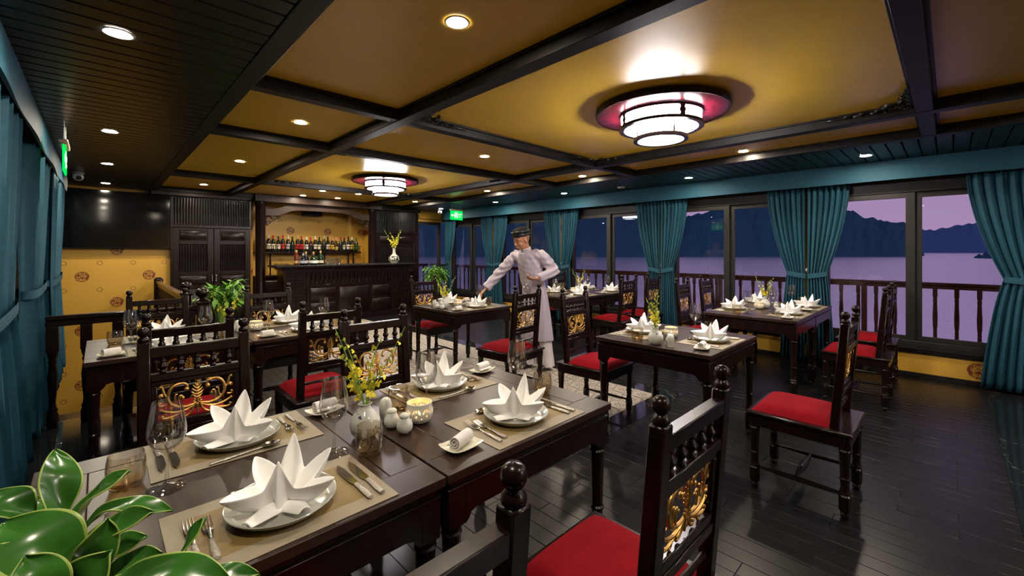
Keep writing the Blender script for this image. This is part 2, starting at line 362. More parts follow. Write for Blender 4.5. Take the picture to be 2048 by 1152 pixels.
def marble_mat():
    m, nt, b = nmat('black_veined_marble')
    v = coords(nt); n = noise(nt, v, 1.7, 6.0, 0.7)
    wv = nt.nodes.new('ShaderNodeTexVoronoi'); wv.feature = 'DISTANCE_TO_EDGE'; wv.inputs['Scale'].default_value = 0.9
    ad = nt.nodes.new('ShaderNodeVectorMath'); ad.operation = 'ADD'; lnk(nt, v, ad.inputs[0])
    cb = nt.nodes.new('ShaderNodeCombineXYZ'); lnk(nt, n, cb.inputs[0]); lnk(nt, n, cb.inputs[1]); lnk(nt, cb.outputs[0], ad.inputs[1]); lnk(nt, ad.outputs[0], wv.inputs['Vector'])
    vein = math_node(nt, 'LESS_THAN', wv.outputs['Distance'], 0.0016)
    lnk(nt, mixrgb(nt, vein, mixrgb(nt, n, (0.004, 0.005, 0.006), (0.016, 0.017, 0.018)), (0.14, 0.115, 0.085)), b.inputs['Base Color'])
    b.inputs['Roughness'].default_value = 0.07; return m
M['marble'] = marble_mat()
def water_mat():
    m, nt, b = nmat('rippled_sea_water')
    v = coords(nt, scale=(1, 1, 1)); n = noise(nt, coords(nt, scale=(0.25, 0.25, 1)), 6.0, 4.0); n2 = noise(nt, coords(nt, scale=(0.006, 0.02, 1)), 3.0, 3.0)
    b.inputs['Base Color'].default_value = (0.86, 0.85, 0.86, 1); b.inputs['Metallic'].default_value = 0.75; b.inputs['Roughness'].default_value = 0.22; b.inputs['IOR'].default_value = 1.33
    h = math_node(nt, 'ADD', n, math_node(nt, 'MULTIPLY', n2, 3.0)); bump(nt, b, h, 0.10, 0.6); return m
M['water'] = water_mat()
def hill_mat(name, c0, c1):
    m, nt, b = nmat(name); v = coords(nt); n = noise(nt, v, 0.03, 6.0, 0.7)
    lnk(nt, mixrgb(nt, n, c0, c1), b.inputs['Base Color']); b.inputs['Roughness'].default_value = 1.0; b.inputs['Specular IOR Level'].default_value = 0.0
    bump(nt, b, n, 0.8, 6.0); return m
M['hill'] = hill_mat('forested_hill_haze_tinted', (0.05, 0.155, 0.19), (0.09, 0.23, 0.27)); M['hill_far'] = hill_mat('distant_hill_haze_tinted', (0.11, 0.22, 0.36), (0.17, 0.29, 0.44))  # distance haze is painted into the hill base colours as blue

# ------------------------------------------------------------------ room dimensions
XL, XR, YF, YB = -0.5, 6.5, -4.5, 9.35
ZB, ZC = 2.40, 2.48            # beam underside, gold ceiling

# floor ---------------------------------------------------------------
fl = MB()
for a in ((XL, XR, YF, 5.1), (0.62, XR, 5.1, YB + 0.7)): fl.box(a[0], a[1], a[2], a[3], -0.14, -0.006)
floor = struct(fl.obj('floor', 'grout', None, 0), 'black plank floor with a patterned tile field and black marble borders')
TX0, TX1, TY0, TY1 = 2.1, 3.9, 2.0, 8.4
RX0, RX1, RY0, RY1 = 1.9, 4.1, 1.8, 8.6
tile_me = MB().box(-0.0985, 0.0985, -0.0985, 0.0985, -0.012, 0.0, 0.0015).mesh('tile', 'tile')
for i in range(9):
    for j in range(32):
        put('tile', tile_me, floor, (TX0 + 0.1 + 0.2 * i, TY0 + 0.1 + 0.2 * j, 0.0))
def slabs(x0, x1, y0, y1, nx, ny):
    for i in range(nx):
        for j in range(ny):
            a, b = x0 + (x1 - x0) * i / nx, x0 + (x1 - x0) * (i + 1) / nx; c, d = y0 + (y1 - y0) * j / ny, y0 + (y1 - y0) * (j + 1) / ny
            MB().box(a + 0.001, b - 0.001, c + 0.001, d - 0.001, -0.012, 0.0, 0.001).obj('marble_slab', 'marble', floor)
slabs(XL, 0.5, YF, -0.25, 1, 5); slabs(XL, 0.5, -0.25, 5.1, 2, 9); slabs(0.5, XR, YF, -0.25, 8, 3)
slabs(RX0, TX0, RY0, RY1, 1, 7); slabs(TX1, RX1, RY0, RY1, 1, 7); slabs(TX0, TX1, RY0, TY0, 2, 1); slabs(TX0, TX1, TY1, RY1, 2, 1)
PW = 0.0925
pl = []
x = 0.5
ci = 0
while x < XR - 0.01:
    x1 = min(x + PW, XR); spans = [(-0.25, 5.1 if x < 0.62 else YB + 0.6)]
    if x1 > RX0 and x < RX1: spans = [(-0.25, RY0), (RY1, YB + 0.6)]
    for s0, s1 in spans:
        y = s0 - random.choice((0.0, 0.22, 0.45, 0.68))
        while y < s1 - 0.02:
            y2 = y + 0.9; c, d = max(y, s0), min(y2, s1)
            if d - c > 0.03:
                cx, cy = (x + x1) / 2, (c + d) / 2
                dd = cx * math.sin(YAW) + cy * math.cos(YAW); ll = cx * math.cos(YAW) - cy * math.sin(YAW)
                vis = dd > 0.3 and abs(ll / max(dd, 0.01)) < 1.35 and dd > 1.2
                pl.append(((d - c) / dd ** 2 if vis else -dd * 0.001 - 1, x, x1, c, d))
            y = y2
    x = x1; ci += 1
pl.sort(key=lambda t: -t[0])
rest = MB()
for i, (_, a, b, c, d) in enumerate(pl):
    if i < 290:
        mx, my = (a + b) / 2, (c + d) / 2
        MB().box(a - mx + 0.0013, b - mx - 0.0013, c - my + 0.0013, d - my - 0.0013, -0.012, random.uniform(-0.0006, 0.0004), 0.0012).obj('plank', 'plank', floor, 38, (mx, my, 0))
    else: rest.box(a + 0.0013, b - 0.0013, c + 0.0013, d - 0.0013, -0.012, 0.0, 0.0012)
rest.obj('far_planks', 'plank', floor)['kind'] = 'stuff'

# ceiling -------------------------------------------------------------
ceiling = struct(MB().box(XL - 0.1, XR + 0.1, YF - 0.1, YB + 0.9, ZC + 0.04, ZC + 0.14).obj('ceiling', 'beam', None, 0), 'gold panelled ceiling with black beams and dark board margins')
BX = [(0.575, 0.675), (1.645, 1.745), (4.25, 4.35), (5.16, 5.26)]
BY = [(YF, YF + 0.1), (-1.34, -1.24), (0.08, 0.18), (2.94, 3.04), (4.32, 4.42), (7.13, 7.23), (9.1, 9.2)]
for i in range(3):
    for j in range(6):
        MB().box(BX[i][1] - 0.02, BX[i + 1][0] + 0.02, BY[j][1] - 0.02, BY[j + 1][0] + 0.02, ZC, ZC + 0.035).obj('ceiling_panel', 'gold_ceiling', ceiling)
for a, b in BX: MB().box(a, b, YF, 9.2, ZB, ZC + 0.03, 0.004).obj('beam', 'beam', ceiling)
for c, d in BY:
    for i in range(3): MB().box(BX[i][1] - 0.001, BX[i + 1][0] + 0.001, c + 0.004, d - 0.004, ZB + 0.003, ZC + 0.03, 0.003).obj('cross_beam', 'beam', ceiling)
    # thin moulding under the gold panels
for i in range(3):
    for j in range(6):
        x0, x1, y0, y1 = BX[i][1], BX[i + 1][0], BY[j][1], BY[j + 1][0]; mo = MB()
        for q in ((x0, x1, y0, y0 + 0.018), (x0, x1, y1 - 0.018, y1), (x0, x0 + 0.018, y0 + 0.018, y1 - 0.018), (x1 - 0.018, x1, y0 + 0.018, y1 - 0.018)):
            mo.box(*q, ZC - 0.016, ZC, 0.003)
        mo.obj('moulding', 'beam', ceiling)
sl = MB().box(-0.53, 0.53, -0.0568, 0.0568, 0.0, 0.02, 0.006).mesh('ceiling_board', 'slat_black')
sr = MB().box(-0.62, 0.62, -0.0525, 0.0525, 0.0, 0.02, 0.006).mesh('ceiling_board', 'slat_teal')
for k in range(int((YB - YF) / 0.12)): put('ceiling_board', sl, ceiling, (0.045, YF + 0.06 + 0.12 * k, ZB + 0.004))
for k in range(int((YB - YF) / 0.112) + 1): put('ceiling_board', sr, ceiling, (5.88, YF + 0.056 + 0.112 * k, ZB + 0.004))

# carved corner brackets on the two lamp bays
def corner_carving():
    mb = MB()
    def sw(pts, r0, r1): mb.tube([(p[0], p[1], -0.008) for p in pts], [r0 + (r1 - r0) * i / (len(pts) - 1) for i in range(len(pts))], 6, flat=0.8, nrm=(0, 0, 1))
    for fl_ in (0, 1):
        g = (lambda p: (p[1], p[0])) if fl_ else (lambda p: p)
        for k in range(4):
            x0 = 0.03 + 0.085 * k; r = 0.045 - 0.008 * k
            sw([g(p) for p in spiral(x0 + r, 0.012 + r * 0.9, r, 0.010, -2.6, 3.2)], 0.010, 0.006)
            sw([g(p) for p in bez([(x0, 0.01, 0), (x0 + 0.05, 0.035 - 0.005 * k, 0), (x0 + 0.10, 0.005, 0)], 6)], 0.010, 0.007)
        sw([g(p) for p in bez([(0.33, 0.012, 0), (0.39, 0.03, 0), (0.43, 0.008, 0)], 6)], 0.009, 0.004)
        sw([g(p) for p in ((0.0, 0.008), (0.2, 0.008), (0.42, 0.006))], 0.009, 0.006)
    sw(spiral(0.085, 0.085, 0.06, 0.012, 0.6, 6.4, 18), 0.012, 0.008)
    sw(spiral(0.06, 0.06, 0.05, 0.02, 3.0, 7.5), 0.010, 0.008)
    return mb.mesh('corner_carving', 'carve_black')
ccm = corner_carving()
for j in (0, 2, 4):
    x0, x1, y0, y1 = BX[1][1], BX[2][0], BY[j][1], BY[j + 1][0]
    for px, py, rz in ((x0, y0, 0), (x1, y0, PI / 2), (x1, y1, PI), (x0, y1, -PI / 2)): put('corner_carving', ccm, ceiling, (px, py, ZC - 0.020), rz).scale = (1.25, 1.25, 1.6)

# walls ---------------------------------------------------------------
wb = MB()
wb.box(XL - 0.1, 2.06, YB, YB + 0.1, -2.2, 2.52); wb.box(2.06, 2.12, YB + 0.03, YB + 0.7, 0, 2.52); wb.box(2.06, 4.66, YB + 0.6, YB + 0.7, 0, 2.52)
wb.box(4.60, 4.66, YB + 0.03, YB + 0.6, 0, 2.52); wb.box(4.66, 5.72, YB, YB + 0.1, 0, 2.52); wb.box(5.72, XR + 0.1, YB, YB + 0.1, 2.15, 2.52)
struct(wb.obj('wall_back', 'paper_x', None, 0), 'yellow papered back wall with red dragon-like roundels')
struct(MB().box(XL - 0.1, XL, YF, YB + 0.1, -2.2, 2.52).obj('wall_left', 'beam', None, 0), 'dark wall behind the left teal curtains')
struct(MB().box(XL - 0.1, XR + 0.1, YF - 0.1, YF, -0.1, 2.52).obj('wall_front', 'paper_x', None, 0), 'papered wall at the near end of the room')
wsd = MB(); wsd.box(XL, 0.62, 5.0, 5.08, -2.2, -0.14); wsd.box(0.60, 0.66, 5.08, YB, -2.2, -0.14); wsd.box(XL, 0.66, 5.0, YB, -2.3, -2.2)
struct(wsd.obj('wall_stairwell', 'paper_x', None, 0), 'yellow lining of the stairwell')
for k in range(9): MB().box(XL + 0.02, 0.59, 5.6 + 0.33 * k, 5.98 + 0.33 * k, -0.22 - 0.18 * k, -0.18 - 0.18 * k, 0.005).obj('stair_tread', 'wood', bpy.data.objects['wall_stairwell'])
PIL = [-2.64, -0.69, 1.26, 3.2, 5.24, 7.2, 9.08]
wr = MB()
wr.box(XR, XR + 0.1, YF, YB, -0.1, 0.27); struct(MB().box(XR - 0.012, XR + 0.1, YF, YB, 2.165, 2.52).obj('trim_5', 'frame'), 'dark head board above the right windows')
for y in PIL: wr.box(XR - 0.005, XR + 0.1, y - 0.14, y + 0.14, 0.27, 2.16)
struct(wr.obj('wall_right', 'paper_y', None, 0), 'yellow papered wall strips between the sea windows')
struct(MB().box(XR - 0.016, XR + 0.001, YF, YB, 0.0, 0.055, 0.003).obj('baseboard_right', 'beam'), 'black skirting under the right windows')
tr = MB()
for k, (z0, z1, o) in enumerate(((0.262, 0.285, 0.012), (0.285, 0.31, 0.022), (0.31, 0.33, 0.034), (0.33, 0.345, 0.026))):
    tr.box(XR - o, XR + 0.09, YF, YB, z0, z1, 0.003)
struct(tr.obj('trim_1', 'beam'), 'stepped dark window sill moulding along the right wall')

WIN = [(-4.45, -2.78), (-2.5, -0.83), (-0.55, 1.12), (1.40, 3.06), (3.34, 5.10), (5.38, 7.06), (7.34, 8.94)]
def window(n, y0, y1):
    fr = struct(empty('window_%d' % n, (XR, (y0 + y1) / 2, 0)), 'dark framed sliding sea window'); w = (y1 - y0) / 2; mid = 0.0
    MB().box(0.0, 0.10, -w, w, 2.06, 2.17, 0.004).obj('window_head', 'frame', fr); MB().box(0.0, 0.10, -w, w, 0.345, 0.40, 0.004).obj('window_rail', 'frame', fr)
    for s in (-1, 1): MB().box(0.0, 0.10, s * w - (0.07 if s > 0 else 0), s * w + (0 if s > 0 else 0.07), 0.40, 2.06, 0.004).obj('window_jamb', 'frame', fr)
    MB().box(0.015, 0.05, -0.012, 0.066, 0.40, 2.06, 0.003).obj('window_stile', 'frame', fr); MB().box(0.055, 0.09, -0.066, 0.012, 0.40, 2.06, 0.003).obj('window_stile', 'frame', fr)
    for s, xo in ((1, 0.03), (-1, 0.07)):
        a, b = (0.06, w - 0.07) if s > 0 else (-w + 0.07, -0.06)
        rl = MB(); rl.box(xo - 0.015, xo + 0.015, a, b, 0.40, 0.45, 0.003); rl.box(xo - 0.015, xo + 0.015, a, b, 2.0, 2.06, 0.003)
        rl.obj('sash_rail', 'frame', fr)
        MB().box(xo - 0.003, xo + 0.003, a, b, 0.45, 2.0).obj('pane', 'pane', fr, 0)
for n, (a, b) in enumerate(WIN): window(n + 1, a, b)
wbk = struct(empty('window_8', (6.08, YB, 0)), 'tall dark framed window beside the bar')
for s in (-1, 1): MB().box(s * 0.33 - 0.035, s * 0.33 + 0.035, 0.0, 0.08, 0.0, 2.15, 0.004).obj('window_jamb', 'frame', wbk)
MB().box(-0.30, 0.30, 0.0, 0.08, 2.07, 2.15, 0.004).obj('window_head', 'frame', wbk); MB().box(-0.30, 0.30, 0.0, 0.08, 0.0, 0.10, 0.004).obj('window_rail', 'frame', wbk)
MB().box(-0.30, 0.30, 0.035, 0.041, 0.10, 2.07).obj('pane', 'pane', wbk, 0)
MB().box(-0.40, 0.42, -0.02, 0.0, 2.20, 2.225, 0.003).obj('trim_strip', 'wood_warm', wbk)

# outside: deck, rail, sea, hills ------------------------------------------
struct(MB().box(XR + 0.1, 7.75, -7, 12.2, -0.25, -0.05).obj('deck_floor', 'plank'), 'outer deck beyond the windows')
struct(MB().box(4.0, 7.75, YB + 0.75, 12.2, -0.25, -0.04).obj('stern_deck_floor', 'plank'), 'outer deck beyond the back window')
bal = MB().lathe([(0.0, 0), (0.022, 0), (0.024, 0.02), (0.017, 0.05), (0.024, 0.09), (0.017, 0.13), (0.024, 0.17), (0.018, 0.20), (0.021, 0.22), (0.016, 0.235), (0.021, 0.25), (0.017, 0.27), (0.023, 0.34), (0.025, 0.45), (0.019, 0.62), (0.022, 0.66), (0.017, 0.675), (0.022, 0.69), (0.017, 0.70)], 10)
bal.box(-0.022, 0.022, -0.022, 0.022, 0.70, 0.80, 0.003); bal = bal.mesh('baluster', 'wood_red')
def railing(loc, length, along_y, label):
    r = tag(empty('deck_railing', loc, 0 if along_y else -PI / 2), label, 'railing', 'deck railings')
    MB().box(-0.035, 0.035, 0, length, 0.96, 1.0, 0.008).obj('handrail', 'wood_red', r); MB().box(-0.025, 0.025, 0, length, 0.92, 0.96, 0.004).obj('handrail_base', 'wood_red', r)
    MB().box(-0.03, 0.03, 0, length, 0.08, 0.12, 0.004).obj('bottom_rail', 'wood_red', r)
    for k in range(int(length / 0.19)): put('baluster', bal, r, (0, 0.095 + 0.19 * k, 0.12))
    for k in range(int(length / 1.9) + 1): MB().box(-0.03, 0.03, min(1.9 * k, length - 0.06), min(1.9 * k, length - 0.06) + 0.06, -0.05, 1.0, 0.004).obj('post', 'wood_red', r)
railing((7.6, -4.9, 0), 16.5, True, 'red-brown turned wood railing along the deck outside the right windows')
railing((4.4, 11.6, 0), 3.1, False, 'red-brown turned wood railing outside the back window beside the bar')
wt = MB().add([(-4000, -4000, -4.0), (5000, -4000, -4.0), (5000, 5000, -4.0), (-4000, 5000, -4.0)], [(0, 1, 2, 3)]).obj('sea_water', 'water', None, 0)
tag(wt, 'calm lilac sea reaching to the hills', 'sea', kind='stuff')
def hills(name, sky, r0, r1, depth, mat, label, seed):
    rnd = random.Random(seed); mb = MB(); vv = []; ff = []; nr = 9
    xs = [sky[0][0] + (sky[-1][0] - sky[0][0]) * i / 240 for i in range(241)]
    ph = [rnd.uniform(0, 6.28) for _ in range(8)]
    for x in xs:
        k = max(i for i in range(len(sky) - 1) if sky[i][0] <= x + 1e-6); (xa, ya), (xb, yb) = sky[k], sky[k + 1]
        t = (x - xa) / (xb - xa); t = t * t * (3 - 2 * t); y = ya + (yb - ya) * t
        y += sum(math.sin(x * (0.06 + 0.05 * q) + ph[q]) * 1.5 / (1 + q * 0.5) for q in range(8))
        dirx = (math.sin(YAW) + (x - 1024) / F_PX * math.cos(YAW)); diry = (math.cos(YAW) - (x - 1024) / F_PX * math.sin(YAW))
        top = r1 * (502 - y) / F_PX
        for j in range(nr):
            s = j / (nr - 2) if j < nr - 1 else 1.35
            d = r0 + (r1 - r0) * min(s, 1.0) if s <= 1 else r1 + depth
            h = -5 + (top + 5) * (math.sin(min(s, 1.0) * PI / 2) ** 0.8) if s <= 1 else -6
            h += (math.sin(x * 0.11 + j * 1.7) + math.sin(x * 0.23 + j * 2.3)) * 1.6 if 0 < j < nr - 2 else 0
            vv.append((dirx * d, diry * d, h))
    for i in range(len(xs) - 1):
        for j in range(nr - 1): ff.append((i * nr + j, (i + 1) * nr + j, (i + 1) * nr + j + 1, i * nr + j + 1))
    mb.add(vv, ff); return tag(mb.obj(name, mat, None, 60), label, 'hill')
hills('forested_hill', [(200, 380), (560, 330), (760, 340), (900, 350), (1060, 345), (1180, 365), (1290, 395), (1360, 436), (1400, 430), (1450, 412), (1490, 408), (1540, 406), (1600, 412), (1660, 422), (1700, 424), (1735, 438), (1770, 442), (1811, 446), (1826, 470), (1850, 510)], 385, 620, 300, 'hill', 'dark blue forested hill across the water, nearest ridge', 3)
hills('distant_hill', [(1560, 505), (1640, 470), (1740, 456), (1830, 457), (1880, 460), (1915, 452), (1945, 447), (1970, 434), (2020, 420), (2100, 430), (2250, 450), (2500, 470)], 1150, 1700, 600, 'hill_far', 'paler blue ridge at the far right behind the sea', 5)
hills('headland', [(1945, 516), (1958, 508), (1985, 504), (2030, 500), (2120, 490), (2300, 500), (2400, 512)], 300, 340, 40, 'hill', 'low dark headland at the right edge of the sea', 9)

# valances and curtains ----------------------------------------------------
def valance(xw, y0, y1, side, label):
    mb = MB(); n = 80; vv = []; ff = []
    for i in range(n + 1):
        y = y0 + (y1 - y0) * i / n
        for (dx, z) in ((0, ZB + 0.002), (0.004 * math.sin(i * 0.9) + 0.003 * math.sin(i * 2.3), ZB - 0.10), (0.006 * math.sin(i * 0.7), ZB - 0.215), (-0.012, ZB - 0.217), (-0.012, ZB + 0.002)): vv.append((xw - side * dx * 1.0 if dx != -0.012 else xw + side * 0.012, y, z))
    for i in range(n):
        for j in range(5): ff.append((i * 5 + j, (i + 1) * 5 + j, (i + 1) * 5 + (j + 1) % 5, i * 5 + (j + 1) % 5))
    ff += [(0, 1, 2, 3, 4), tuple(n * 5 + k for k in (4, 3, 2, 1, 0))]
    return tag(mb.add(vv, ff).obj('valance', 'teal'), label, 'valance', 'teal valances')
valance(6.26, YF + 0.02, 9.0, 1, 'long teal fabric valance over the right sea windows')
valance(-0.31, YF + 0.02, 8.1, -1, 'long teal fabric valance along the left wall')
def curtain(xw, ya, dirn, wt_, wm, wb_, ztop, ztie, zbot, label, group, flare=0.0, nple=7, amp=0.028, tie=True):
    """sheet hanging from ya, spreading along dirn (+1/-1 in y); tied towards ya at ztie"""
    root = tag(empty('curtain', (xw, ya, 0)), label, 'curtain', group); mb = MB(); ns, nz = nple * 8, 30; vv = []; ff = []; rn = random.Random(len(label) + int(ya * 100))
    ph = rn.uniform(0, 6)
    for k in range(nz + 1):
        z = ztop + (zbot - ztop) * k / nz
        if z > ztie: t = (ztop - z) / (ztop - ztie); w = wt_ + (wm - wt_) * (t ** 1.7); am = amp * (1 - 0.35 * t)
        else: t = (ztie - z) / (ztie - zbot); w = wm + (wb_ - wm) * (t ** 0.6); am = amp * (0.65 + 0.7 * t)
        off = flare * (t if z < ztie else 0)
        for i in range(ns + 1):
            s = i / ns; a = 2 * PI * nple * s + ph
            dx = am * (math.sin(a) + 0.25 * math.sin(2.3 * a + k * 0.12)); dy = 0.25 * am * math.sin(a * 2 + 1)
            vv.append((dx, dirn * (w * s + off) + dy, z))
    for k in range(nz):
        for i in range(ns): ff.append((k * (ns + 1) + i, k * (ns + 1) + i + 1, (k + 1) * (ns + 1) + i + 1, (k + 1) * (ns + 1) + i))
    o = mb.add(vv, ff).obj('curtain_cloth', 'teal', root, 80)
    sm = o.modifiers.new('thick', 'SOLIDIFY'); sm.thickness = 0.003
    if tie:
        tb = MB(); n = 20; hw, hx = wm / 2 + 0.012, amp * 1.0 + 0.012; vv = []; ff = []
        for j in range(n):
            a = 2 * PI * j / n; c, s_ = math.cos(a), math.sin(a)
            yy = dirn * (wm / 2) + hw * (abs(c) ** 0.6) * (1 if c > 0 else -1); xx = hx * (abs(s_) ** 0.6) * (1 if s_ > 0 else -1); dz = -dirn * (yy - dirn * wm / 2) / (hw) * 0.02
            for (e, z) in ((0, -0.03), (0.004, 0.0), (0, 0.03)): vv.append((xx * (1 + e * 8), yy * 1.0, ztie + z - dz))
        for j in range(n):
            q = (j + 1) % n
            for i in range(2): ff.append((j * 3 + i, q * 3 + i, q * 3 + i + 1, j * 3 + i + 1))
        tb.add(vv, ff).obj('tieback', 'teal', root, 60)
    return root
WHERE = ['out of view behind the camera', 'at the near right end', 'beside the right window table', 'behind the right window table', 'beside the back window table', 'behind the waiter', 'next to the back corner']
for k, y in enumerate(PIL):
    far = None
    if 0 < k < 6: far = curtain(6.39, y + 0.015, 1, 0.56 if k == 1 else 0.42, 0.30 if k == 1 else 0.19, 0.46 if k == 1 else 0.27, ZB - 0.19, 1.10, 0.03, 'tied teal curtain %s, far panel of its pair' % WHERE[k], 'teal curtains on the right wall')
    if k > 1: curtain(6.39, y - 0.015, -1, 0.42, 0.19, 0.27, ZB - 0.19, 1.10, 0.03, 'tied teal curtain %s, near panel of its pair' % WHERE[k], 'teal curtains on the right wall')
    kn = MB().lathe([(0, 0), (0.008, 0), (0.008, 0.05), (0.02, 0.055), (0.026, 0.07), (0.02, 0.085), (0, 0.09)], 12, Matrix.Translation((XR - 0.006 - 6.39, -0.015, 1.16)) @ Matrix.Rotation(-PI / 2, 4, 'Y'))
    if far: kn.obj('holdback_knob', 'white', far)['label'] = 'round white holdback knob'
curtain(-0.385, 2.75, 1, 1.25, 1.05, 1.5, ZB - 0.19, 1.07, 0.02, 'teal curtain nearest the camera on the left wall', 'teal curtains on the left wall', 0.0, 10, 0.05)
curtain(-0.385, 4.62, 1, 1.35, 0.95, 1.0, ZB - 0.19, 1.10, 0.02, 'middle teal curtain on the left wall, tied with a band', 'teal curtains on the left wall', 0.0, 10, 0.05)
curtain(-0.375, 6.15, 1, 1.9, 1.4, 1.3, ZB - 0.19, 1.10, 0.02, 'farthest teal curtain on the left wall beside the television', 'teal curtains on the left wall', 0.0, 11, 0.05)

# ------------------------------------------------------------------ ceiling lamps and downlights
DL = [(0.06, 0.45, 0, 'added unseen in the black boards above the camera'), (0.06, 2.67, 0, 'nearest in the black board ceiling'), (0.06, 4.91, 0, 'second in the black board ceiling'), (0.06, 6.75, 0, 'third in the black board ceiling'), (0.06, 8.70, 0, 'fourth in the black boards by the television'),  # entries above and behind the camera are unseen, added to light the foreground
      (1.21, -0.7, 1, 'added unseen in the left gold bay behind the camera'), (1.21, 1.62, 1, 'nearest in the left gold bay'), (1.21, 3.80, 1, 'second in the left gold bay'), (1.21, 5.95, 1, 'third in the left gold bay'), (1.21, 8.45, 1, 'last in the left gold bay before the doors'),
      (3.15, 3.70, 1, 'in the middle gold strip between the two lamps'), (3.1, -0.9, 1, 'added unseen in the middle gold bay behind the camera'), (5.0, 3.70, 1, 'second in the right gold strip'), (5.0, 5.80, 1, 'third in the right gold strip'), (5.0, 1.56, 1, 'nearest in the right gold strip'), (4.95, 8.15, 1, 'last in the right gold strip by the bar'), (4.95, -0.8, 1, 'added unseen in the right gold strip behind the camera'),
      (5.79, 0.62, 0, 'nearest in the teal boards'), (5.80, 2.50, 0, 'second in the teal boards'), (5.80, 4.68, 0, 'third in the teal boards'), (5.83, 6.50, 0, 'fourth in the teal boards'), (5.80, 8.40, 0, 'last in the teal boards by the camera dome'), (5.79, -1.6, 0, 'added unseen in the teal boards behind the camera'),
      (2.87, 7.85, 1, 'front left of the four above the bar'), (3.51, 7.80, 1, 'front right of the four above the bar'), (2.83, 8.75, 1, 'back left of the four above the bar'), (3.48, 8.70, 1, 'back right of the four above the bar')]
rim_me = MB().lathe([(0.046, -0.001), (0.052, -0.004), (0.058, -0.004), (0.061, 0.0)], 24, cap=False).mesh('trim_ring', 'white')
len_me = MB().lathe([(0.0, -0.0012), (0.046, -0.0012)], 24, cap=False).mesh('lens', 'lens')
for x, y, g, w in DL:
    z = ZC - 0.0005 if g else ZB + 0.0035
    r = tag(empty('downlight', (x, y, z)), 'round recessed downlight, %s' % w, 'downlight', 'recessed downlights')
    put('trim_ring', rim_me, r); put('lens', len_me, r)
def ring(r0, r1, z0, z1, n=56): return MB().lathe([(r0, z0), (r1, z0), (r1, z1), (r0, z1), (r0, z0)], n, cap=False)
def ceiling_lamp(x, y, label):
    r = tag(empty('ceiling_lamp', (x, y, ZC)), label, 'ceiling lamp', 'tiered ceiling lamps')
    ring(0.0, 0.43, -0.012, -0.0005).obj('mount', 'beam', r)
    MB().lathe([(0.27, -0.045), (0.46, -0.045), (0.475, -0.040), (0.475, -0.018), (0.27, -0.018)], 64, cap=False).obj('backplate', 'lacquer', r)
    MB().lathe([(0.462, -0.0455), (0.478, -0.052), (0.486, -0.04), (0.482, -0.014), (0.462, -0.014)], 64, cap=False).obj('rim', 'wood', r)
    ring(0.272, 0.287, -0.135, -0.04).obj('upper_shade', 'shade', r); ring(0.18, 0.262, -0.145, -0.1405).obj('upper_shade_base', 'shade', r)
    ring(0.266, 0.300, -0.066, -0.046).obj('upper_band', 'wood', r); ring(0.266, 0.304, -0.158, -0.136).obj('lower_band', 'wood', r)
    ring(0.168, 0.180, -0.225, -0.139).obj('inner_shade', 'shade', r); ring(0.0, 0.175, -0.2295, -0.2255).obj('diffuser', 'shade', r)
    ring(0.166, 0.197, -0.245, -0.222).obj('inner_band', 'wood', r)
    for k in range(4):
        a = PI / 4 + k * PI / 2 + 0.2; T = Matrix.Rotation(a, 4, 'Z')
        MB().prism([(-0.022, -0.06), (0.022, -0.06), (0.016, -0.08), (0.026, -0.10), (0.016, -0.12), (0.022, -0.137), (-0.022, -0.137), (-0.016, -0.12), (-0.026, -0.10), (-0.016, -0.08)], 0.288, 0.296, 'x', 0, T).obj('upright', 'wood', r)
        MB().box(0.181, 0.190, -0.007, 0.007, -0.223, -0.139, 0.001, 0, T).obj('upright', 'wood', r)
        MB().box(0.19, 0.275, -0.004, 0.004, -0.150, -0.1395, 0.001, 0, T).obj('bracket', 'wood', r)
    return r
ceiling_lamp(3.05, 1.53, 'large tiered round lamp nearest the camera in the gold ceiling')
ceiling_lamp(3.05, -2.85, 'unseen tiered round lamp added behind the camera to light the foreground')  # unseen extra lamp, added to brighten the near end of the room
ceiling_lamp(3.08, 5.90, 'tiered round lamp in front of the bar, the farther of two')

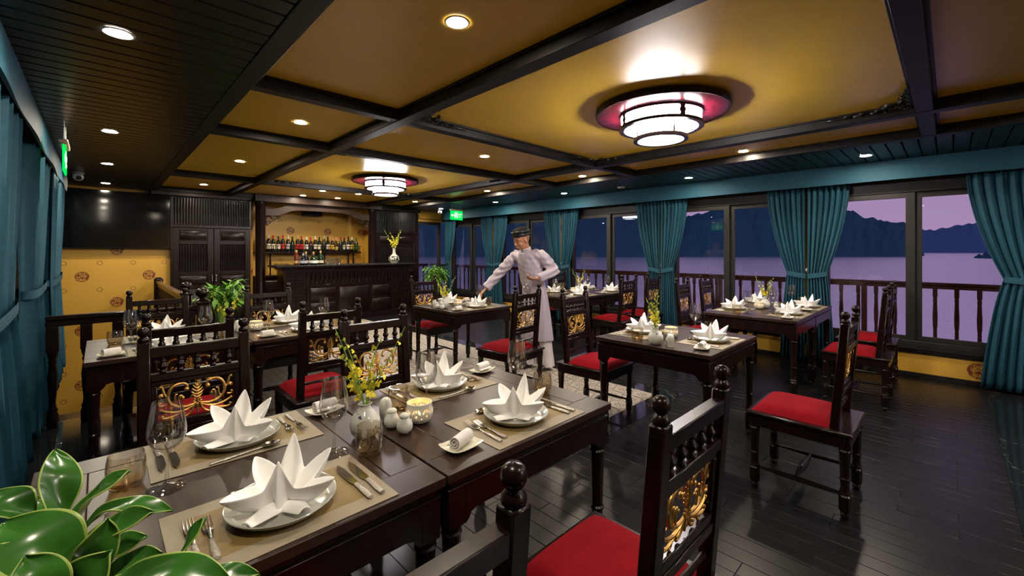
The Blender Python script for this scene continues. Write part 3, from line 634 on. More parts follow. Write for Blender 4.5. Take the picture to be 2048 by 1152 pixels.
# ------------------------------------------------------------------ dining chairs
def carving():
    mb = MB()   # gilded scroll panel in the xz plane, centred on 0; 0.27 wide, 0.155 high
    def sw(pts, r0, r1=None, r2=None):
        n = len(pts) - 1; r1 = r0 if r1 is None else r1; rr = []
        for i in range(n + 1):
            t = i / n; rr.append(r0 + (r1 - r0) * t if r2 is None else (r0 + (r1 - r0) * 2 * t if t < 0.5 else r1 + (r2 - r1) * (2 * t - 1)))
        for sx in (1, -1): mb.tube([(sx * p[0], 0, p[1]) for p in pts], rr, 7, flat=0.8, nrm=(0, 1, 0))
    def bl(x, z, r):
        for sx in ((1, -1) if abs(x) > 1e-4 else (1,)): mb.ball((sx * x, 0, z), (r, r * 0.8, r), 8, 6)
    B = lambda *p: [(q[0], q[1]) for q in bez([(a, b, 0) for a, b in p], 12)]
    sw(B((0.004, -0.022), (0.05, -0.05), (0.115, -0.02), (0.10, 0.035)), 0.004, 0.0072, 0.006)
    sw(B((0.10, 0.035), (0.092, 0.085), (0.028, 0.082), (0.034, 0.045)), 0.0065, 0.006, 0.004); bl(0.038, 0.044, 0.0095)
    sw(B((0.098, 0.02), (0.125, 0.03), (0.112, 0.07), (0.128, 0.072)), 0.005, 0.0055, 0.003); bl(0.127, 0.070, 0.0065)
    sw(B((0.105, 0.03), (0.135, 0.05), (0.137, 0.02), (0.124, 0.028)), 0.004, 0.004, 0.003); bl(0.123, 0.030, 0.006)
    sw(B((0.06, -0.03), (0.075, 0.02), (0.055, 0.03), (0.05, 0.008)), 0.0045, 0.0045, 0.003); bl(0.051, 0.008, 0.0065)
    sw(B((0.088, -0.012), (0.07, 0.0), (0.085, 0.035), (0.070, 0.026)), 0.004, 0.004, 0.003)
    sw(B((0.01, -0.03), (0.04, -0.055), (0.08, -0.06), (0.125, -0.03)), 0.0045, 0.006, 0.004); bl(0.126, -0.030, 0.0065)
    sw(B((0.05, -0.05), (0.09, -0.075), (0.125, -0.07), (0.128, -0.056)), 0.0045, 0.005, 0.003); bl(0.122, -0.058, 0.0065)
    sw(B((0.012, -0.035), (0.02, -0.07), (0.055, -0.085), (0.052, -0.062)), 0.0045, 0.005, 0.003); bl(0.048, -0.062, 0.0065)
    sw(B((0.075, -0.058), (0.07, -0.08), (0.095, -0.08), (0.092, -0.07)), 0.0035, 0.004, 0.003); bl(0.09, -0.069, 0.005)
    sw(B((0.11, -0.01), (0.135, -0.02), (0.137, 0.005), (0.125, 0.0)), 0.004, 0.004, 0.003)
    for k in range(5):   # centre leaf
        z = 0.0 + 0.013 * k; w = (0.018, 0.022, 0.019, 0.014, 0.009)[k]
        sw(B((0.001, z), (w * 0.7, z + 0.004), (w, z + 0.016)), 0.005, 0.0042, 0.002)
    mb.tube([(0, -0.002, -0.02), (0, -0.004, 0.03), (0, -0.002, 0.078)], [0.006, 0.006, 0.002], 7)
    for k in range(8):   # rosette
        a = k * PI / 4; mb.ball((0.012 * math.cos(a), -0.003, -0.018 + 0.012 * math.sin(a)), (0.0065, 0.005, 0.0065), 7, 5)
    mb.ball((0, -0.005, -0.018), (0.006, 0.006, 0.006), 7, 5)
    mb.tube([(0, 0, -0.03), (0, 0, -0.07)], [0.006, 0.003], 6)
    return mb
SH = lambda x, y, z: (x, y - 0.175 - (z - 0.45) * 0.0825, z)     # backward lean of the chair back
LEG = [(0, 0), (0.012, 0), (0.021, 0.010), (0.019, 0.024), (0.013, 0.031), (0.024, 0.036), (0.027, 0.044), (0.0275, 0.112), (0.029, 0.118), (0.023, 0.126), (0.0265, 0.134), (0.0215, 0.146), (0.0195, 0.165), (0.0205, 0.196), (0.0245, 0.202), (0.0245, 0.208), (0.0205, 0.213), (0.0225, 0.27), (0.0265, 0.348), (0.029, 0.354), (0.025, 0.361), (0.0285, 0.368), (0.0285, 0.385)]
def make_chair():
    r = empty('dining_chair')
    MB().box(-0.235, 0.235, -0.26, 0.245, 0.430, 0.452, 0.006).obj('seat_rim', 'wood', r)
    ap = MB()
    for q in ((-0.218, 0.218, 0.212, 0.232), (-0.218, 0.218, -0.247, -0.227), (-0.222, -0.202, -0.227, 0.212), (0.202, 0.222, -0.227, 0.212)): ap.box(*q, 0.368, 0.431, 0.003)
    ap.obj('apron', 'wood', r)
    cu = MB(); n = 14; vv = []; ff = []
    for i in range(n + 1):
        for j in range(n + 1):
            u, v = -1 + 2 * i / n, -1 + 2 * j / n; h = ((1 - abs(u) ** 5) * (1 - abs(v) ** 5)) ** 0.5
            vv.append((0.200 * u, 0.032 + 0.192 * v, 0.4525 + 0.050 * h))
    for i in range(n):
        for j in range(n): ff.append((i * (n + 1) + j, (i + 1) * (n + 1) + j, (i + 1) * (n + 1) + j + 1, i * (n + 1) + j + 1))
    cu.add(vv, ff).obj('seat_cushion', 'red', r, 70)
    lm = MB().lathe(LEG, 14).mesh('leg', 'wood')
    for sx in (-1, 1):
        for y in (-0.222, 0.205): put('leg', lm, r, (sx * 0.198, y, 0))
    st = MB().lathe([(0.008, 0.0), (0.009, 0.03), (0.014, 0.20), (0.009, 0.38), (0.008, 0.405)], 8, Matrix.Rotation(-PI / 2, 4, 'X')).mesh('stretcher', 'wood')
    for sx in (-1, 1): put('stretcher', st, r, (sx * 0.198, -0.21, 0.125))
    MB().lathe([(0.007, -0.19), (0.009, -0.15), (0.019, -0.06), (0.021, 0.0), (0.019, 0.06), (0.009, 0.15), (0.007, 0.19)], 10, Matrix.Translation((0, 0, 0.128)) @ Matrix.Rotation(PI / 2, 4, 'Y')).obj('cross_stretcher', 'wood', r)
    fin = MB().lathe([(0.017, 0), (0.0205, 0.005), (0.0200, 0.013), (0.0135, 0.0205), (0.0115, 0.0235), (0.0165, 0.028), (0.0205, 0.0365), (0.0212, 0.043), (0.0185, 0.0535), (0.012, 0.0605), (0, 0.063)], 16).mesh('finial', 'wood')
    for sx in (-1, 1):
        p = MB().box(sx * 0.18 - 0.021, sx * 0.18 + 0.021, -0.02, 0.02, 0.45, 1.018, 0.004).warp(SH).obj('back_post', 'wood', r)
        put('finial', fin, p, SH(sx * 0.18, 0.0, 1.018))
    for nm, z0, z1, d in (('top_rail', 0.950, 0.992, 0.018), ('middle_rail', 0.852, 0.882, 0.018), ('bottom_rail', 0.615, 0.645, 0.016)):
        MB().box(-0.16, 0.16, -d, d, z0, z1, 0.003).warp(SH).obj(nm, 'wood', r)
    sp = MB().lathe([(0.011, 0), (0.013, 0.006), (0.009, 0.014), (0.015, 0.022), (0.017, 0.030), (0.012, 0.040), (0.009, 0.046), (0.013, 0.052), (0.010, 0.060), (0.011, 0.069)], 10).mesh('spindle', 'wood')
    for k in range(5): put('spindle', sp, r, SH(-0.118 + 0.059 * k, 0.0, 0.8815))
    fr = MB()
    for q in ((-0.16, 0.16, 0.832, 0.852), (-0.16, 0.16, 0.645, 0.676), (-0.16, -0.136, 0.676, 0.832), (0.136, 0.16, 0.676, 0.832)): fr.box(q[0], q[1], -0.012, 0.012, q[2], q[3], 0.004)
    fr.warp(SH).obj('panel_frame', 'wood', r)
    mb = carving(); mb.warp(lambda x, y, z: SH(x, y, z * 0.97 + 0.754)).obj('gilded_carving', 'gold', r)
    MB().lathe([(0.008, -0.16), (0.011, -0.14), (0.008, -0.12), (0.012, 0.0), (0.008, 0.12), (0.011, 0.14), (0.008, 0.16)], 8, Matrix.Translation(SH(0, 0, 0.545)) @ Matrix.Rotation(PI / 2, 4, 'Y')).obj('back_rod', 'wood', r)
    return r
CH = [  # x, y of the finials, facing (+1 faces away from the camera), slight turn, label
    (0.27, 0.46, 1, 0.0, 'dark carved chair cropped by the bottom edge, nearest the camera'),
    (1.07, 0.445, 1, 0.0, 'dark carved chair with red seat, near side right of the foreground table'),
    (0.31, 2.345, -1, 0.0, 'dark chair with gilded back across the foreground table, left of two'),
    (1.14, 2.31, -1, 0.0, 'dark chair with gilded back behind the orchids of the foreground table'),
    (3.00, 0.385, 1, 0.0, 'dark chair with red seat standing alone on the black floor, seen whole'),
    (3.05, 2.335, -1, 0.06, 'dark gilded chair behind the middle single table'),
    (5.15, 0.40, 1, 0.0, 'dark red seated chair before the right window table, left of two'),
    (6.02, 0.42, 1, 0.0, 'dark red seated chair before the right window table, by the window'),
    (5.12, 2.28, -1, 0.05, 'dark gilded chair behind the right window table, left of two'),
    (5.93, 2.32, -1, 0.0, 'dark gilded chair behind the right window table, by the window'),
    (5.18, 3.05, 1, 0.0, 'dark gilded chair before the back window table, left of two'),
    (5.90, 3.06, 1, 0.0, 'dark gilded chair before the back window table, by the curtain'),
    (5.10, 4.90, -1, 0.0, 'dark chair half hidden behind the waiter at the back window table'),
    (5.92, 4.90, -1, 0.0, 'dark chair on the far side of the back window table by the curtain'),
    (0.35, 2.86, 1, 0.0, 'dark spindle backed chair before the stair table, left of two'),
    (1.10, 2.85, 1, 0.0, 'dark gilded chair with red seat before the stair table, right of two'),
    (0.35, 4.62, -1, 0.0, 'dark chair beyond the stair table next to the balustrade'),
    (1.17, 4.60, -1, 0.0, 'dark chair beyond the stair table in front of the bar end'),
    (2.90, 2.80, 1, 0.10, 'dark gilded chair with red seat in front of the waiter'),
    (3.08, 4.86, -1, 0.0, 'dark gilded chair beyond the waiter table in front of the green fern')]
proto = make_chair()
for i, (x, y, f, tw, lab) in enumerate(CH):
    o = y + 0.222 if f > 0 else y - 0.222
    c = proto if i == 0 else copy_tree(proto, (0, 0, 0), 0)
    c.location = (x, o, 0); c.rotation_euler = (0, 0, (0 if f > 0 else PI) + tw); tag(c, lab, 'chair', 'carved dining chairs')

# ------------------------------------------------------------------ dining tables
TZ = 0.75
def make_table(x0, x1, y0, y1, label):
    w, d = (x1 - x0) / 2, (y1 - y0) / 2; r = tag(empty('dining_table', ((x0 + x1) / 2, (y0 + y1) / 2, 0)), label, 'table', 'dark dining tables'); B = 0.115
    for s in (-1, 1):
        MB().box(-w, w, (d - B) if s > 0 else -d, d if s > 0 else -(d - B), 0.722, TZ, 0.0022).obj('top_board', 'wood_top', r)
        MB().box((w - B) if s > 0 else -w, w if s > 0 else -(w - B), -d + B, d - B, 0.722, TZ, 0.0022).obj('top_board', 'wood_top', r)
    MB().box(-w + B, w - B, -d + B, d - B, 0.724, TZ - 0.0006, 0.0022).obj('top_panel', 'wood_top', r)
    nk = MB()
    for i_, z0, z1 in ((0.018, 0.698, 0.722), (0.008, 0.690, 0.698)):
        a, b = w - i_, d - i_
        for q in ((-a, a, b - 0.02, b), (-a, a, -b, -b + 0.02), (-a, -a + 0.02, -b + 0.02, b - 0.02), (a - 0.02, a, -b + 0.02, b - 0.02)): nk.box(*q, z0, z1, 0.0015)
    nk.obj('frieze', 'wood', r)
    a, b = w - 0.012, d - 0.012
    for s in (-1, 1):
        ou = [(-a + 0.062, 0.69), (-a + 0.062, 0.575), (-a + 0.075, 0.585), (-a + 0.085, 0.603), (-a + 0.11, 0.610), (a - 0.11, 0.610), (a - 0.085, 0.603), (a - 0.075, 0.585), (a - 0.062, 0.575), (a - 0.062, 0.69)]
        MB().prism(ou, s * b, s * (b - 0.022), 'y').obj('apron', 'wood', r)
        ou = [(-b + 0.062, 0.69), (-b + 0.062, 0.575), (-b + 0.075, 0.585), (-b + 0.085, 0.603), (-b + 0.11, 0.610), (b - 0.11, 0.610), (b - 0.085, 0.603), (b - 0.075, 0.585), (b - 0.062, 0.575), (b - 0.062, 0.69)]
        MB().prism(ou, s * a, s * (a - 0.022), 'x').obj('apron', 'wood', r)
    for sx in (-1, 1):
        for sy in (-1, 1):
            lg = MB().lathe([(0, 0), (0.014, 0), (0.025, 0.013), (0.021, 0.030), (0.015, 0.038), (0.027, 0.043), (0.0305, 0.055), (0.031, 0.16), (0.033, 0.167), (0.026, 0.178), (0.031, 0.188), (0.027, 0.197), (0.024, 0.205), (0.0225, 0.24), (0.0235, 0.30), (0.029, 0.305), (0.029, 0.312), (0.0235, 0.318), (0.026, 0.42), (0.0295, 0.545), (0.033, 0.552), (0.028, 0.559), (0.0325, 0.566), (0.0325, 0.576)], 14)
            lg.box(-0.031, 0.031, -0.031, 0.031, 0.575, 0.69, 0.002); lg.obj('leg', 'wood', r, 38, (sx * (a - 0.031), sy * (b - 0.031), 0))
    return r
make_table(-0.14, 0.716, 1.01, 1.87, 'dark wooden table in the foreground, left of the joined pair')
make_table(0.722, 1.572, 1.01, 1.87, 'dark wooden table in the foreground, right of the joined pair')
make_table(2.71, 3.61, 1.03, 1.88, 'dark single table in the middle of the room on the black floor')
make_table(4.62, 5.43, 0.98, 1.84, 'dark table by the right windows, inner one of the joined pair')
make_table(5.436, 6.245, 0.98, 1.84, 'dark table against the right curtain, outer one of the joined pair')
make_table(4.64, 5.45, 3.60, 4.46, 'dark table at the back windows, inner one of the joined pair')
make_table(5.456, 6.265, 3.60, 4.46, 'dark table at the back windows, outer one of the joined pair')
make_table(-0.07, 0.788, 3.49, 4.35, 'dark table by the stairs, left one of the joined pair')
make_table(0.794, 1.652, 3.49, 4.35, 'dark table by the stairs, right one of the joined pair')
make_table(2.68, 3.52, 3.63, 4.46, 'dark single table the waiter is setting')

# ------------------------------------------------------------------ table settings
def placemat_mat():
    m, nt, b = nmat('woven_olive_placemat'); t = nt.nodes.new('ShaderNodeTexCoord'); sp = nt.nodes.new('ShaderNodeSeparateXYZ'); lnk(nt, t.outputs['Object'], sp.inputs[0])
    ix = math_node(nt, 'LESS_THAN', math_node(nt, 'ABSOLUTE', sp.outputs[0]), 0.185); iy = math_node(nt, 'LESS_THAN', math_node(nt, 'ABSOLUTE', sp.outputs[1]), 0.105)
    ins = math_node(nt, 'MULTIPLY', ix, iy)
    wx = math_node(nt, 'SINE', math_node(nt, 'MULTIPLY', sp.outputs[0], 2200.0)); wy = math_node(nt, 'SINE', math_node(nt, 'MULTIPLY', sp.outputs[1], 2200.0)); wv = math_node(nt, 'MULTIPLY', wx, wy)
    n = noise(nt, t.outputs['Object'], 8.0)
    inner = mixrgb(nt, n, (0.18, 0.122, 0.036), (0.235, 0.16, 0.050)); outer = mixrgb(nt, n, (0.24, 0.20, 0.135), (0.30, 0.25, 0.175))
    c = mixrgb(nt, ins, outer, inner); lnk(nt, mixrgb(nt, rng(nt, wv, -1, 1, 0.0, 0.22), c, (0.10, 0.075, 0.04)), b.inputs['Base Color'])
    b.inputs['Roughness'].default_value = 0.6; return m
M['placemat'] = placemat_mat()
def rim_noise_mat():
    m, nt, b = nmat('cream_dish_glaze'); v = coords(nt); n = noise(nt, v, 40.0)
    lnk(nt, mixrgb(nt, n, (0.60, 0.58, 0.46), (0.70, 0.68, 0.56)), b.inputs['Base Color']); b.inputs['Roughness'].default_value = 0.15; return m
M['dish'] = rim_noise_mat()
def blue_mark_mat():
    m, nt, b = nmat('crackled_white_glaze_with_blue_marks'); v = coords(nt); n = noise(nt, v, 24.0, 2.0); n2 = noise(nt, v, 70.0, 2.0)
    k = math_node(nt, 'MULTIPLY', math_node(nt, 'GREATER_THAN', n, 0.64), math_node(nt, 'GREATER_THAN', n2, 0.5))
    lnk(nt, mixrgb(nt, k, mixrgb(nt, n2, (0.54, 0.55, 0.50), (0.66, 0.66, 0.61)), (0.06, 0.09, 0.13)), b.inputs['Base Color']); b.inputs['Roughness'].default_value = 0.12; b.inputs['Coat Weight'].default_value = 0.3; return m
M['crackle'] = blue_mark_mat()
me_mat = MB().box(-0.235, 0.235, -0.155, 0.155, 0, 0.0018, 0.0006).mesh('placemat', 'placemat')
me_plate = MB().lathe([(0, 0.003), (0.085, 0.003), (0.088, 0.0), (0.094, 0.0), (0.100, 0.004), (0.116, 0.014), (0.1265, 0.0255), (0.1255, 0.0275), (0.123, 0.0265), (0.112, 0.0145), (0.098, 0.0085), (0.0, 0.0075)], 40, cap=False).mesh('plate', 'celadon', 60)
def napkin_mesh(seed):
    rn = random.Random(seed); mb = MB(); j = lambda v, q: v + rn.uniform(-q, q)
    # star fold: tips (azimuth, elevation, length) around the plate centre; 270 faces the viewer
    TIP = [(j(258, 7), j(68, 4), 0.138), (j(322, 6), j(30, 4), 0.155), (j(16, 7), j(42, 4), 0.158), (j(72, 7), j(58, 4), 0.168), (j(132, 7), j(42, 4), 0.152), (j(196, 6), j(24, 4), 0.158)]
    cols = []
    for i, (a, e, L) in enumerate(TIP):
        a2, e2, L2 = TIP[(i + 1) % 6]
        if a2 < a: a2 += 360
        am = math.radians((a + a2) / 2); ra, re = math.radians(a), math.radians(e)
        tip = Vector((L * math.cos(re) * math.cos(ra), L * math.cos(re) * math.sin(ra), L * math.sin(re)))
        tb = Vector((0.052 * math.cos(ra), 0.052 * math.sin(ra), 0.001)); 
        val = Vector((0.066 * math.cos(am), 0.066 * math.sin(am), j(0.056, 0.008))); vb = Vector((0.016 * math.cos(am), 0.016 * math.sin(am), 0.004))
        cols.append((tb, tip, 1)); cols.append((vb, val, -1))
    NS, SUB = 8, 8; grid = []
    def cyl(v): return (math.atan2(v.y, v.x), math.hypot(v.x, v.y), v.z)
    for i in range(12):
        A, B = cols[i], cols[(i + 1) % 12]
        for k in range(SUB):
            t = k / SUB; te = t ** 1.12 if A[2] > 0 else 1 - (1 - t) ** 1.12; row = []
            for q in range(NS + 1):
                s_ = q / NS
                def P(c):
                    p = c[0].lerp(c[1], s_); out = Vector((c[1].x, c[1].y, 0)).normalized()
                    return p + out * (0.010 * math.sin(PI * s_) * c[2]) + Vector((0, 0, -0.004 * math.sin(PI * s_)))
                ca, cb_ = cyl(P(A)), cyl(P(B)); da = (cb_[0] - ca[0] + PI) % (2 * PI) - PI
                az = ca[0] + da * t; tt = t + (te - t) * s_; r_ = ca[1] + (cb_[1] - ca[1]) * tt; z_ = ca[2] + (cb_[2] - ca[2]) * tt
                f_ = math.cos(abs(da) * 0.5) / math.cos(abs(da) * (t - 0.5)) if abs(da) < 1.4 else 1.0
                r_ *= 1 + (f_ - 1) * 0.92
                row.append(Vector((r_ * math.cos(az), r_ * math.sin(az), max(z_, 0.001 + 0.012 * s_))))
            grid.append(row)
    m = NS + 1; n = len(grid); mb.add([tuple(p) for r in grid for p in r], [(i * m + q, ((i + 1) % n) * m + q, ((i + 1) % n) * m + q + 1, i * m + q + 1) for i in range(n) for q in range(NS)])
    # rolled lower flaps resting on the plate
    for a0, L in ((j(226, 6), 0.125), (j(300, 6), 0.105), (j(158, 8), 0.12)):
        r0 = math.radians(a0); d = Vector((math.cos(r0), math.sin(r0), 0)); s2 = Vector((-d.y, d.x, 0)); vv = []; ff = []
        for q in range(8):
            t = q / 7; w = 0.052 * (1 - t * 0.6) + 0.004
            for k in range(7):
                u = -1 + k / 3; vv.append(tuple(d * (0.02 + (L - 0.02) * t) + s2 * (w * u * 0.62) + Vector((0, 0, 0.003 + 0.016 * (1 - u * u) * (1 - 0.35 * t) + 0.012 * t))))
        for q in range(7):
            for k in range(6): ff.append((q * 7 + k, (q + 1) * 7 + k, (q + 1) * 7 + k + 1, q * 7 + k + 1))
        mb.add(vv, ff)
    o = mb.obj('tmp', 'linen', None, 50)
    s = o.modifiers.new('s', 'SOLIDIFY'); s.thickness = 0.0032; s.offset = 0
    k = o.modifiers.new('k', 'SUBSURF'); k.levels = 1
    me = evalmesh(o); bpy.data.objects.remove(o); me.name = 'napkin'; me.polygons.foreach_set('use_smooth', [True] * len(me.polygons)); return me
me_nap = [napkin_mesh(s) for s in (1, 2, 3)]
def cut_blade(L, w):     # knife, along +y, handle at 0
    mb = MB(); mb.tube([(0, 0, 0.005), (0, 0.03, 0.0052), (0, 0.09, 0.005)], [0.0075, 0.0085, 0.0062], 8, 1, flat=0.55, nrm=(0, 0, 1))
    mb.prism([(-0.005, 0.088), (-w * 0.55, 0.11), (-w * 0.6, L - 0.045), (-w * 0.35, L - 0.018), (0.002, L), (w * 0.42, L - 0.03), (w * 0.45, 0.11), (0.005, 0.088)], 0.0035, 0.0052)
    return mb
me_knife = cut_blade(0.225, 0.02).mesh('table_knife', ['steel', 'steel_handle'], 50)
def fork(L):
    mb = MB(); k = L / 0.2
    mb.tube([(0, 0, 0.004), (0, 0.03 * k, 0.0042), (0, 0.09 * k, 0.005)], [0.0075, 0.0078, 0.004], 8, 1, flat=0.5, nrm=(0, 0, 1))
    mb.tube([(0, 0.088 * k, 0.005), (0, 0.12 * k, 0.008), (0, 0.135 * k, 0.006)], [0.0035, 0.004, 0.010], 8, 0, flat=0.4, nrm=(0, 0, 1))
    for i in range(4):
        x = -0.0095 + 0.0063 * i; mb.tube([(x * 0.8, 0.130 * k, 0.005), (x, 0.150 * k, 0.0035), (x * 1.05, 0.175 * k, 0.006), (x * 0.95, 0.2 * k, 0.011)], [0.0025, 0.0022, 0.002, 0.001], 6)
    return mb
me_fork = fork(0.205).mesh('dinner_fork', ['steel', 'steel_handle'], 50); me_fork2 = fork(0.175).mesh('salad_fork', ['steel', 'steel_handle'], 50)
def spoon():
    mb = MB(); mb.tube([(0, 0, 0.0035), (0, 0.05, 0.004), (0, 0.13, 0.007), (0, 0.15, 0.006)], [0.0055, 0.006, 0.0033, 0.004], 8, 1, flat=0.5, nrm=(0, 0, 1))
    vv = []; ff = []; nr, na = 5, 16
    for i in range(nr + 1):
        for k in range(na):
            a = 2 * PI * k / na; q = i / nr; vv.append((0.0195 * q * math.cos(a), 0.172 + 0.030 * q * math.sin(a), 0.0015 + 0.0085 * q * q))
    for i in range(nr):
        for k in range(na): ff.append((i * na + k, i * na + (k + 1) % na, (i + 1) * na + (k + 1) % na, (i + 1) * na + k))
    return mb.add(vv, ff)
me_spoon = spoon().mesh('dessert_spoon', ['steel', 'steel_handle'], 60)
def dish():
    vv = []; ff = []; nx, ny = 10, 8
    for i in range(nx + 1):
        for j in range(ny + 1):
            u, v = -1 + 2 * i / nx, -1 + 2 * j / ny; e = max(abs(u), abs(v)) ** 4; c = (abs(u) * abs(v)) ** 3
            vv.append((0.066 * u * (1 - 0.04 * abs(v) ** 2), 0.050 * v * (1 - 0.04 * abs(u) ** 2), 0.003 + 0.009 * e + 0.006 * c))
    for i in range(nx):
        for j in range(ny): ff.append((i * (ny + 1) + j, (i + 1) * (ny + 1) + j, (i + 1) * (ny + 1) + j + 1, i * (ny + 1) + j + 1))
    o = MB().add(vv, ff).obj('tmp', 'dish', None, 60); s = o.modifiers.new('s', 'SOLIDIFY'); s.thickness = 0.003; s.offset = -1
    k = o.modifiers.new('k', 'SUBSURF'); k.levels = 1
    me = evalmesh(o); bpy.data.objects.remove(o); me.name = 'towel_dish'; return me
me_dish = dish()
def towel():
    n = 44; out = []
    for i in range(n + 1):
        a = 5.2 * PI * i / n; r = 0.003 + 0.0205 * i / n; out.append((r * math.cos(a + 2.2), r * math.sin(a + 2.2)))
    end = out[-1]; out += [(end[0] + 0.006, end[1] - 0.006)]
    mb = MB(); vv = []; ff = []; m = len(out); L = 6
    for k in range(L + 1):
        x = -0.043 + 0.086 * k / L; sc_ = 1 - 0.05 * abs(k - L / 2) / (L / 2)
        for p in out: vv.append((x, p[0] * sc_, 0.0245 + p[1] * sc_))
    for k in range(L):
        for i in range(m - 1): ff.append((k * m + i, k * m + i + 1, (k + 1) * m + i + 1, (k + 1) * m + i))
    o = mb.add(vv, ff).obj('tmp', 'towel', None, 80); s = o.modifiers.new('s', 'SOLIDIFY'); s.thickness = 0.0042; s.offset = 0
    me = evalmesh(o); bpy.data.objects.remove(o); me.name = 'rolled_towel'; me.polygons.foreach_set('use_smooth', [True] * len(me.polygons)); me.set_sharp_from_angle(angle=1.0); return me
me_towel = towel()
me_wine = MB().lathe([(0, 0.0035), (0.030, 0.003), (0.043, 0.0012), (0.0445, 0.0), (0.0445, 0.0015), (0.030, 0.0055), (0.010, 0.010), (0.0052, 0.02), (0.0042, 0.05), (0.0044, 0.085), (0.0075, 0.098), (0.022, 0.108), (0.036, 0.123), (0.0435, 0.143), (0.0445, 0.158), (0.0415, 0.185), (0.0365, 0.215), (0.0335, 0.238), (0.0325, 0.238), (0.0353, 0.215), (0.0403, 0.185), (0.0433, 0.158), (0.0423, 0.144), (0.035, 0.1255), (0.021, 0.112), (0, 0.106)], 28, cap=False).mesh('wine_glass', 'glass', 70)
me_tumb = MB().lathe([(0, 0.0), (0.030, 0.0), (0.036, 0.004), (0.0415, 0.025), (0.0435, 0.05), (0.0420, 0.075), (0.0385, 0.092), (0.0370, 0.092), (0.0405, 0.075), (0.0420, 0.05), (0.0398, 0.026), (0.034, 0.011), (0.0, 0.009)], 28, cap=False).mesh('tumbler', 'amber', 70)

SEATS = [  # centre x, table edge y, facing +1 = near side, phrase, dx of far/near tweak
    (0.337, 1.01, 1, 'at near left seat of the foreground table'), (0.337, 1.87, -1, 'at far left seat of the foreground table'),
    (1.168, 1.01, 1, 'at near right seat of the foreground table'), (1.168, 1.87, -1, 'at far right seat of the foreground table'),
    (3.17, 1.03, 1, 'at near seat of the middle single table'), (3.10, 1.88, -1, 'at far seat of the middle single table'),
    (5.06, 0.98, 1, 'at near left seat of the right window table'), (5.05, 1.84, -1, 'at far left seat of the right window table'),
    (5.86, 0.98, 1, 'at near right seat of the right window table'), (5.86, 1.84, -1, 'at far right seat of the right window table'),
    (5.06, 3.60, 1, 'at near left seat of the back window table'), (5.06, 4.46, -1, 'at far left seat of the back window table'),
    (5.86, 3.60, 1, 'at near right seat of the back window table'), (5.86, 4.46, -1, 'at far right seat of the back window table'),
    (0.36, 3.49, 1, 'at near left seat of the stair table'), (0.36, 4.35, -1, 'at far left seat of the stair table'),
    (1.22, 3.49, 1, 'at near right seat of the stair table'), (1.22, 4.35, -1, 'at far right seat of the stair table'),
    (3.12, 3.63, 1, 'at near seat of the waiter table'), (3.08, 4.46, -1, 'at far seat of the waiter table')]
ZM = TZ + 0.0022
for i, (cx, ey, f, ph) in enumerate(SEATS):
    rot = 0 if f > 0 else PI; rn = random.Random(i)
    def pl_(nm, me, u, v, z, label, cat, grp, rz=0.0, jit=0.0):
        x, y = cx + f * u, ey + f * v
        o = put(nm, me, None, (x, y, z), rot + rz + rn.uniform(-jit, jit)); return tag(o, '%s %s' % (label, ph), cat, grp)
    pl_('placemat', me_mat, 0, 0.168, TZ + 0.0003, 'olive woven placemat', 'placemat', 'woven placemats', 0, 0.01)
    pl_('plate', me_plate, -0.005, 0.168, ZM, 'round celadon plate', 'plate', 'celadon plates')
    facing = math.atan2(-cx, ey + f * 0.168) + (0 if i < 4 else rn.uniform(-0.3, 0.3))
    n = put('napkin', me_nap[i % 3], None, (cx + f * 0.0, ey + f * 0.168, ZM + 0.0085), facing + 0.0); tag(n, 'white star folded napkin %s' % ph, 'napkin', 'folded napkins')
    pl_('dinner_fork', me_fork, -0.190, 0.05, ZM, 'larger steel fork', 'fork', 'steel forks', 0, 0.05)
    pl_('salad_fork', me_fork2, -0.160, 0.06, ZM, 'smaller steel fork', 'fork', 'steel forks', 0, 0.05)
    pl_('table_knife', me_knife, 0.172, 0.045, ZM, 'inner steel knife', 'knife', 'steel knives', 0, 0.03)
    pl_('table_knife', me_knife, 0.205, 0.045, ZM, 'outer steel knife', 'knife', 'steel knives', 0, 0.03)
    pl_('dessert_spoon', me_spoon, 0.10, 0.312, ZM if False else TZ + 0.0022, 'steel spoon laid above the plate', 'spoon', 'steel spoons', PI / 2 + 0.06, 0.05)
    ux = -0.310
    if f < 0 and i in (1, 15): ux = -0.315
    pl_('towel_dish', me_dish, ux, 0.115, TZ + 0.0004, 'small square cream dish', 'dish', 'towel dishes', 0.35 * f * 0 + 0.15, 0.2)
    pl_('rolled_towel', me_towel, ux, 0.115, TZ + 0.0065, 'rolled white hand towel', 'towel', 'rolled towels', 0.3, 0.25)
    pl_('wine_glass', me_wine, 0.205, 0.372, TZ + 0.0003, 'clear wine glass', 'wine glass', 'wine glasses')
    pl_('tumbler', me_tumb, 0.285, 0.290, TZ + 0.0003, 'amber tinted tumbler', 'tumbler', 'amber tumblers')

